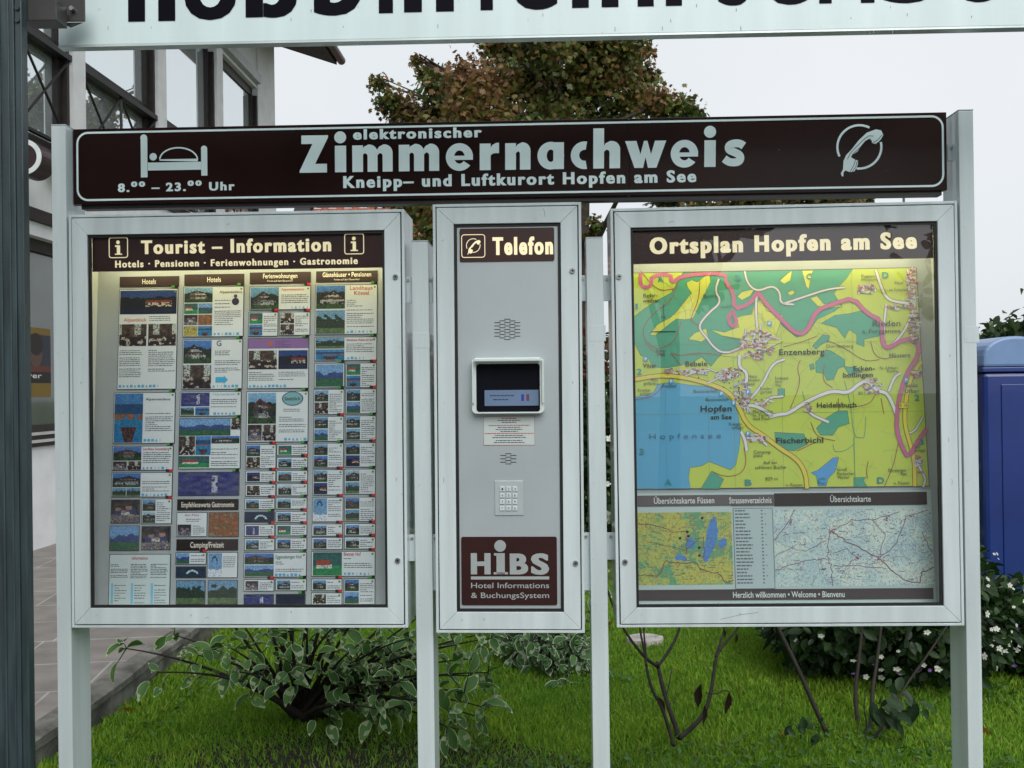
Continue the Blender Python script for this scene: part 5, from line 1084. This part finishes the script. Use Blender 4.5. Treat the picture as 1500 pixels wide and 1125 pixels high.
tree('maple_tree', 'lower rusty brown tree showing between brown sign and town map case', 'tree', (1090, 560), 18.5, [(975, 285, 24), (1000, 268, 34), (1050, 262, 40), (1100, 275, 36), (1100, 250, 34), (1155, 272, 34), (1200, 282, 26), (1240, 288, 18), (1268, 291, 12), (1020, 320, 30), (1100, 330, 40), (1160, 320, 30)], .135, [(.06, .08, .025), (.13, .10, .03), (.19, .11, .04), (.21, .11, .05)], .50, .16, 3.4, depth=.8)
tree('leafy_tree', 'distant dark green tree behind the blue cabinet', 'tree', (1462, 560), 26, [(1462, 490, 26), (1448, 505, 22), (1485, 500, 34), (1470, 530, 40), (1520, 500, 50), (1500, 550, 50), (1445, 545, 18), (1440, 575, 22), (1450, 610, 30)], .26, [(.02, .035, .016), (.035, .06, .024), (.05, .085, .03)], .30, .2, 1.0, depth=1.2, tmpl=(OVAL, OVF))
# trees and a dark building on the near side of the kiosk, seen as reflections in the case glass
rt1 = [(0, 0)]
def back_tree(x, y, hgt, rad, label):
    root = empty('street_tree', (x, y, 0)); m = MB(); m.tube([(0, 0, 0), (.05, 0, hgt * .35), (0, .05, hgt * .8)], [.16, .13, .04], 10)
    for _ in range(16):
        q = Vector(runit(1)[0]); q.z = abs(q.z) * .8; m.tube([(0, 0, hgt * G.uniform(.3, .6)), Vector((0, 0, hgt * .6)) + q * rad * .5, Vector((0, 0, hgt * .62)) + q * rad], [.05, .03, .01], 5)
    m.build('trunk', BARK, root); N = 5200; u = runit(N) * (G.random(N) ** .5)[:, None] * rad * (.8 + .35 * G.random((N, 1))); nz_ = np.array([noise.noise((a * .9, b * .9, c * .9 + x)) for a, b, c in u]); u = u[nz_ > -.12]; N = len(u)
    scatter('crown', OVAL, OVF, u + np.array((0, 0, hgt * .66)), runit(N), runit(N), .26 * (.7 + .6 * G.random(N)), np.array((.03, .055, .02)) * (.6 + .8 * G.random((N, 1))), LEAF, root); tag(root, label, 'tree', 'trees across from the kiosk')
back_tree(6.6, -7.5, 6.6, 2.5, 'green tree reflected at the right of the town map glass'); back_tree(1.3, -8.0, 6.2, 1.3, 'slim green tree reflected at the left of the town map glass')
bd = empty('timber_house', (-5.6, -11, 0)); m = MB(); m.box(-7, 5.4, -6, 0, 0, 5.8); m.build('wall', mat('dark_timber', (.05, .036, .028), .8, var=.3, streak=True), bd)
m = MB(); m.prism([(-7.8, 5.7), (6.2, 5.7), (-.8, 9.2)], -6.6, .7); m.build('roof', mat('brown_roof', (.05, .03, .026), .8, var=.3), bd)
m = MB(); [m.box(a, a + 1.1, .002, .05, zz, zz + 1.3) for a in (-5.5, -2.5, .5, 3) for zz in (.9, 3.4)]; m.build('windows', mat('dim_window', (.03, .035, .04), .1), bd); tag(bd, 'dark timber house across the forecourt facing the kiosk', 'house')

# ==================================================================  RED ROOFED HOUSE, POLE, CABIN, HEDGES
rh = empty('red_roofed_house', (-1.9, 24, 0)); TILE = mat('orange_roof_tile', (.36, .12, .075), .8, var=.28, scale=14, bump=.3, bscale=20)
m = MB(); m.box(-2.9, 3.2, .4, 9, 0, 4.3); m.build('wall', mat('cream_render', (.55, .52, .46), .9, var=.08), rh)
m = MB(); rows = 26
for k in range(rows):
    y0, z0_ = -.3 + 5 * k / rows, 4.2 + 4.4 * k / rows; n = 34
    for q in range(n):
        xa = -3.3 + 6.9 * q / n; m.box(xa, xa + 6.9 / n * .93, y0, y0 + .27, z0_ - .02, z0_ + .05 + .02 * (q % 2))
m.box(-3.3, 3.6, -.2, 4.6, 4.0, 4.16); RF2 = m.build('roof', TILE, rh)
m = MB(); m.prism([(-3.45, 0), (-3.3, 0), (-3.3, .3), (-3.45, .3)], 0, .01); v_ = [(-3.75, -.4, 3.85), (-3.32, -.4, 3.85), (-3.32, 4.8, 8.75), (-3.75, 4.8, 8.75)]; m = MB(); m.face(v_); m.face([(x, y, z + .35) for x, y, z in v_[::-1]]); m.face([v_[0], v_[3], (v_[3][0], v_[3][1], v_[3][2] + .35), (v_[0][0], v_[0][1], v_[0][2] + .35)]); m.face([v_[1], v_[0], (v_[0][0], v_[0][1], 4.2), (v_[1][0], v_[1][1], 4.2)]); m.build('barge_board', DWOOD, RF2)
m = MB(); [m.box(a, a + 1, .36, .42, 1.2, 2.5) for a in (-2, 0, 1.8)]; m.build('window', wg, rh)
tag(rh, 'house with an orange tiled roof glimpsed under the brown sign', 'house')
p = at(1328, 562, 22); p.z = 0; m = MB(); m.tube([(0, 0, 0), (0, 0, 6.3)], [.05, .025], 8); pl = m.build('pole_shaft', mat('grey_pole', (.10, .10, .10), .5)); pl.name = 'flag_pole'; pl.location = p; tag(pl, 'thin dark pole against the sky above the town map case', 'pole')
cy = 6.9; cl_, cr_ = at(1443, 700, cy).x, at(1443, 700, cy).x + .46; cb = empty('blue_cabinet', ((cl_ + cr_) / 2, cy, 0)); hw_ = (cr_ - cl_) / 2
zt1 = at(1450, 538, cy).z; zt2 = at(1474, 505, cy).z
BLUE = mat('blue_plastic', (.010, .030, .17), .3, var=.12, scale=2, coat=.3)
m = MB(); m.box(-hw_, hw_, 0, .6, .06, zt1 - .035); m.build('cabin_body', BLUE, cb, bevel=.03)
m = MB(); m.box(-hw_ - .012, hw_ + .012, -.012, .612, zt1 - .034, zt1); m.build('roof_rim', BLUE, cb, bevel=.006)
m = MB(); pr_ = []
for k in range(17):
    a = math.pi * k / 16; pr_.append((-hw_ * math.cos(a) * (1.0), zt1 + .001 + (zt2 - zt1 + .06) * math.sin(a) ** .6))
m.prism(pr_, 0, .6); m.build('domed_roof', mat('pale_blue_dome', (.16, .26, .46), .35, var=.06), cb, bevel=.02)
m = MB(); m.box(-hw_ + .12, hw_ - .12, -.008, .0, .15, zt1 - .12); m.build('door', BLUE, cb, bevel=.004); tag(cb, 'tall dark blue cabinet with pale domed top at the right edge', 'cabinet')

BLOS = [(0, 0, 0)] + [(math.cos(2 * math.pi * k / 20) * (1 if (k // 2) % 2 == 0 or k % 4 == 1 else .72), math.sin(2 * math.pi * k / 20) * (1 if k % 4 in (0, 1, 2) else .7), .18) for k in range(20)]
def flower_mesh(name, c1, c2):
    m = MB()
    for k in range(5):
        a = 2 * math.pi * k / 5; d = Vector((math.cos(a), math.sin(a), 0)); s_ = Vector((-d.y, d.x, 0))
        m.face([tuple(q) for q in (d * .08 - s_ * .05, d * .45 - s_ * .38 + Vector((0, 0, .12)), d * .95 - s_ * .30 + Vector((0, 0, .2)), d * 1.02 + s_ * .26 + Vector((0, 0, .16)), d * .45 + s_ * .38 + Vector((0, 0, .1)), d * .08 + s_ * .05)], c1)
    m.face([(math.cos(t_) * .2, math.sin(t_) * .2, .12) for t_ in [2 * math.pi * k / 8 for k in range(8)]], c2)
    o = m.build(name, LEAF); return o
def blob_shrub(name, label, cat, centre, rad, nleaf, lsize, cols, fl=0, flsize=.035, viol=0, base_z=.02, face=None):
    root = empty(name, (centre[0], centre[1], 0)); c = np.array((0, 0, centre[2])); u = runit(nleaf) * (G.random(nleaf) ** .30)[:, None]
    sc_n = np.array([1 + .22 * noise.noise((a * 2.2 + centre[0], b * 2.2, e_ * 2.2)) for a, b, e_ in u])[:, None]
    P = c + u * sc_n * np.array(rad); P[:, 2] = np.abs(P[:, 2] - base_z) + base_z
    cols = np.array(cols); i_ = G.integers(0, len(cols), nleaf); cc = cols[i_] * (.65 + .6 * G.random((nleaf, 1)))
    scatter('foliage', OVAL, OVF, P, runit(nleaf) + u * .8 + np.array((0, 0, -.3)), u + runit(nleaf) * .7 + np.array((0, 0, .5)), lsize * (.6 + .8 * G.random(nleaf)), cc, LEAF, root)
    m = MB()
    for _ in range(26):
        q = runit(1)[0] * np.array(rad) * .8; q[2] = abs(q[2]); m.tube([(q[0] * .2, q[1] * .2, 0), (q[0] * .6, q[1] * .6, q[2] * .6), (q[0], q[1], c[2] * .6 + q[2] * .6)], [.014, .009, .004], 5)
    m.build('stems', STEMM, root)
    if fl:
        fm = flower_mesh('blossom', (.70, .72, .66), (.5, .5, .25)); vm = flower_mesh('violet_blossom', (.17, .08, .30), (.3, .2, .3)); used = set()
        for k in range(fl + viol):
            for _ in range(60):
                d = runit(1)[0]
                if d[1] < -.15 and d[2] < .6: break
            q = c + d * np.array(rad) * (1.02 + .1 * G.random()); 
            if k >= fl: q[2] = .08 + .3 * G.random()
            if q[2] < .1: q[2] = .1 + .3 * G.random()
            src = fm if k < fl else vm; o = src if src.name not in used else src.copy()
            if src.name not in used: used.add(src.name)
            else: COL.objects.link(o)
            o.parent = root; o.location = q; nv = Vector(d + runit(1)[0] * .5 + np.array((0, -.5, .35))); o.rotation_euler = nv.to_track_quat('Z', 'Y').to_euler(); f_ = (flsize if k < fl else flsize * .7) * (.55 + .8 * G.random()); o.scale = (f_, f_ * (.45 + .55 * G.random()), f_)
    if fl and not viol: bpy.data.objects.remove(vm)
    return tag(root, label, cat)
DG = [(.014, .036, .010), (.022, .055, .014), (.034, .075, .020)]
blob_shrub('flowering_bush', 'dark leafy bush dotted with white blossoms under the town map case', 'bush', (2.06, 5.62, .42), (.70, .74, .48), 6800, .062, DG, 98, .0165, 14)
blob_shrub('flowering_bush', 'white flowered bush spilling past the right tall post below the blue cabinet', 'bush', (2.98, 5.62, .20), (.46, .45, .25), 2200, .08, [(.03, .07, .02), (.05, .11, .03)], 16, .020, 14)
blob_shrub('hedge', 'dark green hedge with white flowers seen between the middle posts', 'hedge', (1.0, 9.6, .75), (1.6, .7, .95), 7000, .09, DG, 60, .06, 0)
blob_shrub('red_bush', 'small red leaved bush above the hedge between the middle posts', 'bush', (.95, 11.2, 1.35), (.9, .6, .85), 2400, .12, [(.16, .035, .02), (.10, .05, .02), (.05, .06, .02)])

# ==================================================================  VARIEGATED DOGWOOD
ts = (0, .12, .3, .5, .7, .87, 1.); wd_ = (.03, .13, .235, .26, .20, .10, .0); DV = []; DF = []; DC = []
for t_, w_ in zip(ts, wd_):
    for x in (-1, -.86, 0, .86, 1): DV.append((x * w_, t_, abs(x) * w_ * .5 - .30 * t_ * t_ + .02 * math.sin(t_ * 20) * x))
for k in range(6):
    for q in range(4): DF.append((k * 5 + q, k * 5 + q + 1, k * 5 + q + 6, k * 5 + q + 5)); DC.append(1 if q in (0, 3) or k == 5 else 0)
DC = np.array(DC)
def dogwood(label, base_px, tips, Yr, leaf, density=26, seed=1, green=((.040, .115, .026), (.085, .20, .050)), pale=(.50, .58, .34)):
    b0 = ground(*base_px); root = empty('dogwood_shrub', b0); m = MB(); P = []; D = []; Nn = []; g2 = np.random.default_rng(seed)
    for (x, y, Y) in tips:
        tip = at(x, y, Y) - b0; L = tip.length
        s0 = Vector(g2.normal(size=3) * .03); s0.z = 0; mid = s0.lerp(tip, .45) + Vector((g2.normal() * .05, g2.normal() * .05, .10 * L + .05)); pts = [s0]
        for k in range(1, 13):
            f = k / 12; pts.append((s0 * (1 - f) ** 2 + mid * 2 * f * (1 - f) + tip * f * f))
        m.tube(pts, [(.010 + .012 * (1 - k / 13) ** 3) * (1 - k / 13) + .002 for k in range(13)], 6)
        n = int(density * L)
        for k in range(n):
            f = .28 + .72 * (k + .5) / n if k < n - 3 else 1.0; i_ = min(11, int(f * 12)); p = pts[i_].lerp(pts[min(12, i_ + 1)], f * 12 - i_)
            ax = (pts[min(12, i_ + 1)] - pts[i_]).normalized() if i_ < 12 else (pts[12] - pts[11]).normalized(); sd = Vector(g2.normal(size=3)); sd = (sd - ax * sd.dot(ax)).normalized()
            tw = p + sd * g2.uniform(.02, .11) + ax * .02
            if k % 2 == 0: m.tube([p, tw], [.003, .0016], 4, caps=False)
            for s_ in (1, -1) if k % 3 else (1,):
                q_ = Vector(g2.normal(size=3)) * .5
                P.append(tuple(tw if s_ > 0 else p)); dv = ax * .7 + sd * s_ * .9 + q_ + Vector((0, 0, -.25)); D.append(tuple(dv)); Nn.append(tuple(Vector((0, -.25, 1)) + Vector(g2.normal(size=3)) * .45))
    m.build('branches', STEMM, root, smooth=True); P, D, Nn = np.array(P), np.array(D), np.array(Nn); N = len(P)
    f = g2.random((N, 1, 1)); gcol = np.array(green[0]) * (1 - f) + np.array(green[1]) * f; pc = np.array(pale) * (.75 + .45 * g2.random((N, 1, 1)))
    mask = DC[None, :, None] * np.ones((N, 1, 1)); flip = (g2.random((N, len(DC), 1)) < .12) * 1.0; mask = np.abs(mask - flip * (mask < .5) * .7)
    cols = gcol * (1 - mask) + pc * mask
    scatter('foliage', DV, DF, P, D, Nn, leaf * (.6 + .6 * g2.random(N)), cols, LEAF, root)
    return tag(root, label, 'shrub', 'variegated dogwood shrubs')
tips = [(185, 950, 4.5), (232, 985, 4.4), (290, 960, 4.7), (255, 930, 4.9), (330, 945, 4.6), (345, 985, 4.4), (390, 930, 4.9), (430, 925, 4.5), (480, 935, 5.0), (520, 950, 4.5), (560, 940, 4.8), (600, 935, 4.6), (640, 960, 4.5), (585, 1000, 4.4), (690, 990, 4.6), (700, 1050, 4.5), (655, 1065, 4.35), (560, 1040, 4.4), (720, 935, 4.9), (420, 985, 4.35), (660, 930, 4.8), (300, 860, 4.9), (360, 820, 5.0), (430, 790, 5.1), (500, 800, 4.9), (570, 830, 5.0), (640, 860, 5.1), (470, 860, 4.8), (540, 880, 4.6), (390, 880, 4.7), (690, 900, 5.0), (620, 900, 4.8), (450, 905, 4.55), (500, 910, 4.7), (350, 905, 4.8), (668, 945, 4.55), (690, 965, 4.5), (715, 985, 4.6), (680, 1015, 4.4), (705, 1035, 4.45), (660, 990, 4.4), (700, 930, 4.7), (655, 1040, 4.35)]
dogwood('sprawling white-edged green shrub under the hotel card case', (445, 1052), tips, None, .095, 10.5, 3, green=((.050, .135, .030), (.11, .24, .060)))
dogwood('white-edged green shrub drooping below the telephone cabinet', (770, 905), [(800, 985, 5.6), (840, 960, 5.6), (862, 950, 5.7), (770, 945, 5.7), (735, 930, 5.8), (820, 930, 5.7), (850, 900, 5.9), (800, 860, 6), (720, 870, 6), (870, 850, 6.0), (760, 820, 6), (790, 960, 5.6), (855, 995, 5.6), (750, 965, 5.7), (812, 1000, 5.4), (835, 1000, 5.4), (862, 985, 5.5), (780, 940, 5.5)], None, .105, 26, 8, pale=(.50, .56, .44))

# ==================================================================  BARE SHRUB AND LEAFY SHRUB IN FRONT OF THE LAWN
def zz6(p): return (760 + p[0] / 3.75, 825 + p[1] / 3.75)
def zz7(p): return (1100 + p[0] / 3.75, 825 + p[1] / 3.75)
def stems_obj(name, cv, paths, Y, root, b0, name2='stems'):
    m = MB(); rg = random.Random(2)
    for pts, r0, r1 in paths:
        y = Y + rg.uniform(-.04, .04); P = [at(*cv(p), y + .02 * k) - b0 for k, p in enumerate(sm(pts, 2))]
        m.tube(P, [1.05 * (r0 + (r1 - r0) * k / (len(P) - 1)) for k in range(len(P))], 7)
    return m.build(name2, STEMM, root, smooth=True)
Yb = 4.32; b0 = at(994, 1108, Yb); gz = b0.z; b0.z = 0; bs = empty('bare_shrub', b0)
stems_obj('', zz6, [([(880, 1180), (880, 1040), (876, 940), (825, 800), (792, 690), (766, 575), (760, 545)], .013, .008), ([(766, 570), (692, 520), (580, 375), (500, 200), (450, 0)], .008, .004), ([(766, 562), (800, 520), (850, 440), (880, 370), (930, 150), (960, -60)], .008, .004), ([(850, 1000), (792, 800), (732, 700), (706, 600), (690, 480), (664, 370), (640, 100)], .008, .004), ([(700, 560), (698, 480), (684, 370), (690, 150)], .005, .003), ([(884, 960), (1000, 860), (1042, 770), (1066, 650), (1080, 520), (1106, 470), (1200, 365), (1330, 150)], .011, .004), ([(1080, 510), (1112, 420), (1130, 365), (1140, 100)], .005, .003), ([(1030, 712), (1080, 722), (1130, 695), (1160, 708)], .003, .002), ([(812, 720), (830, 640), (840, 580)], .003, .002)], Yb, bs, b0)
dl = [((760, 730), (806, 826)), ((1002, 660), (984, 795)), ((1016, 778), (1010, 902)), ((1156, 705), (1130, 836)), ((1196, 385), (1190, 446)), ((1128, 360), (1132, 412))]
P, D, Sc = [], [], []
for a, b in dl:
    p, q = at(*zz6(a), Yb) - b0, at(*zz6(b), Yb) - b0; P.append(tuple(p)); D.append(tuple(q - p)); Sc.append((q - p).length)
CURL = [(0, 0, 0), (.12, .2, .08), (.20, .45, .16), (.12, .75, .1), (0, 1, .0), (-.10, .75, .02), (-.16, .45, .12), (-.1, .2, .1), (0, .5, -.05)]; CURF = [(0, 1, 2, 8), (8, 2, 3, 4), (0, 8, 6, 7), (8, 4, 5, 6)]
scatter('withered_leaves', CURL, CURF, np.array(P), np.array(D), np.array([[.3, -1, .1]] * len(P)) + G.normal(size=(len(P), 3)) * .3, np.array(Sc), np.array([[.030, .016, .012]] * len(P)), LEAF, bs)
tag(bs, 'nearly bare shrub with a few withered brown leaves on the lawn', 'shrub')
b0 = at(1258, 1108, 4.4); b0.z = 0; ls = empty('leafy_shrub', b0)
stems_obj('', zz7, [([(590, 1180), (600, 1040), (600, 930), (582, 850), (572, 700), (590, 560), (612, 350), (620, 100)], .012, .007), ([(610, 1080), (640, 940), (662, 870), (666, 700), (690, 560), (716, 350), (730, 100)], .011, .006), ([(600, 1060), (700, 930), (750, 860), (830, 700), (960, 520), (1080, 340)], .008, .004), ([(620, 1020), (640, 900), (620, 800), (626, 720)], .004, .002), ([(610, 1060), (720, 960), (770, 840), (800, 740)], .006, .003)], 4.4, ls, b0)
n = 34; P = []
for k in range(n):
    cx, cy_ = random.choice(((690, 720), (760, 780), (820, 760), (720, 790), (870, 720), (900, 780), (780, 720), (840, 840))); P.append(tuple(at(*zz7((cx + random.gauss(0, 52), cy_ + random.gauss(0, 34))), 4.4 + random.gauss(0, .08)) - b0))
scatter('foliage', OVAL, OVF, np.array(P), runit(n) * .7 + np.array((.25, -.3, -.7)), runit(n) * .5 + np.array((0, -.8, .8)), .075 * (.6 + .7 * G.random(n)), np.array((.024, .058, .018)) * (.6 + .8 * G.random((n, 1))), LEAF, ls)
tag(ls, 'leafy shrub with two upright stems left of the right tall post', 'shrub')
b0 = at(1228, 1112, 4.35); b0.z = 0; stk = empty('leaning_stem', b0)
stems_obj('', zz7, [([(500, 1180), (470, 1045), (372, 840), (242, 540), (150, 360), (60, 150)], .012, .008)], 4.35, stk, b0, 'stem'); n = 16
P = [tuple(at(*zz7((random.gauss(310, 40), random.gauss(900, 34))), 4.3) - b0) for k in range(n)]
scatter('foliage', OVAL, OVF, np.array(P), runit(n) + np.array((0, 0, .2)), runit(n) * .6 + np.array((0, -.5, .8)), .05 * (.6 + .7 * G.random(n)), np.array((.03, .075, .02)) * (.6 + .8 * G.random((n, 1))), LEAF, stk)
tag(stk, 'single straight stem leaning left with small leaves at its foot', 'plant')
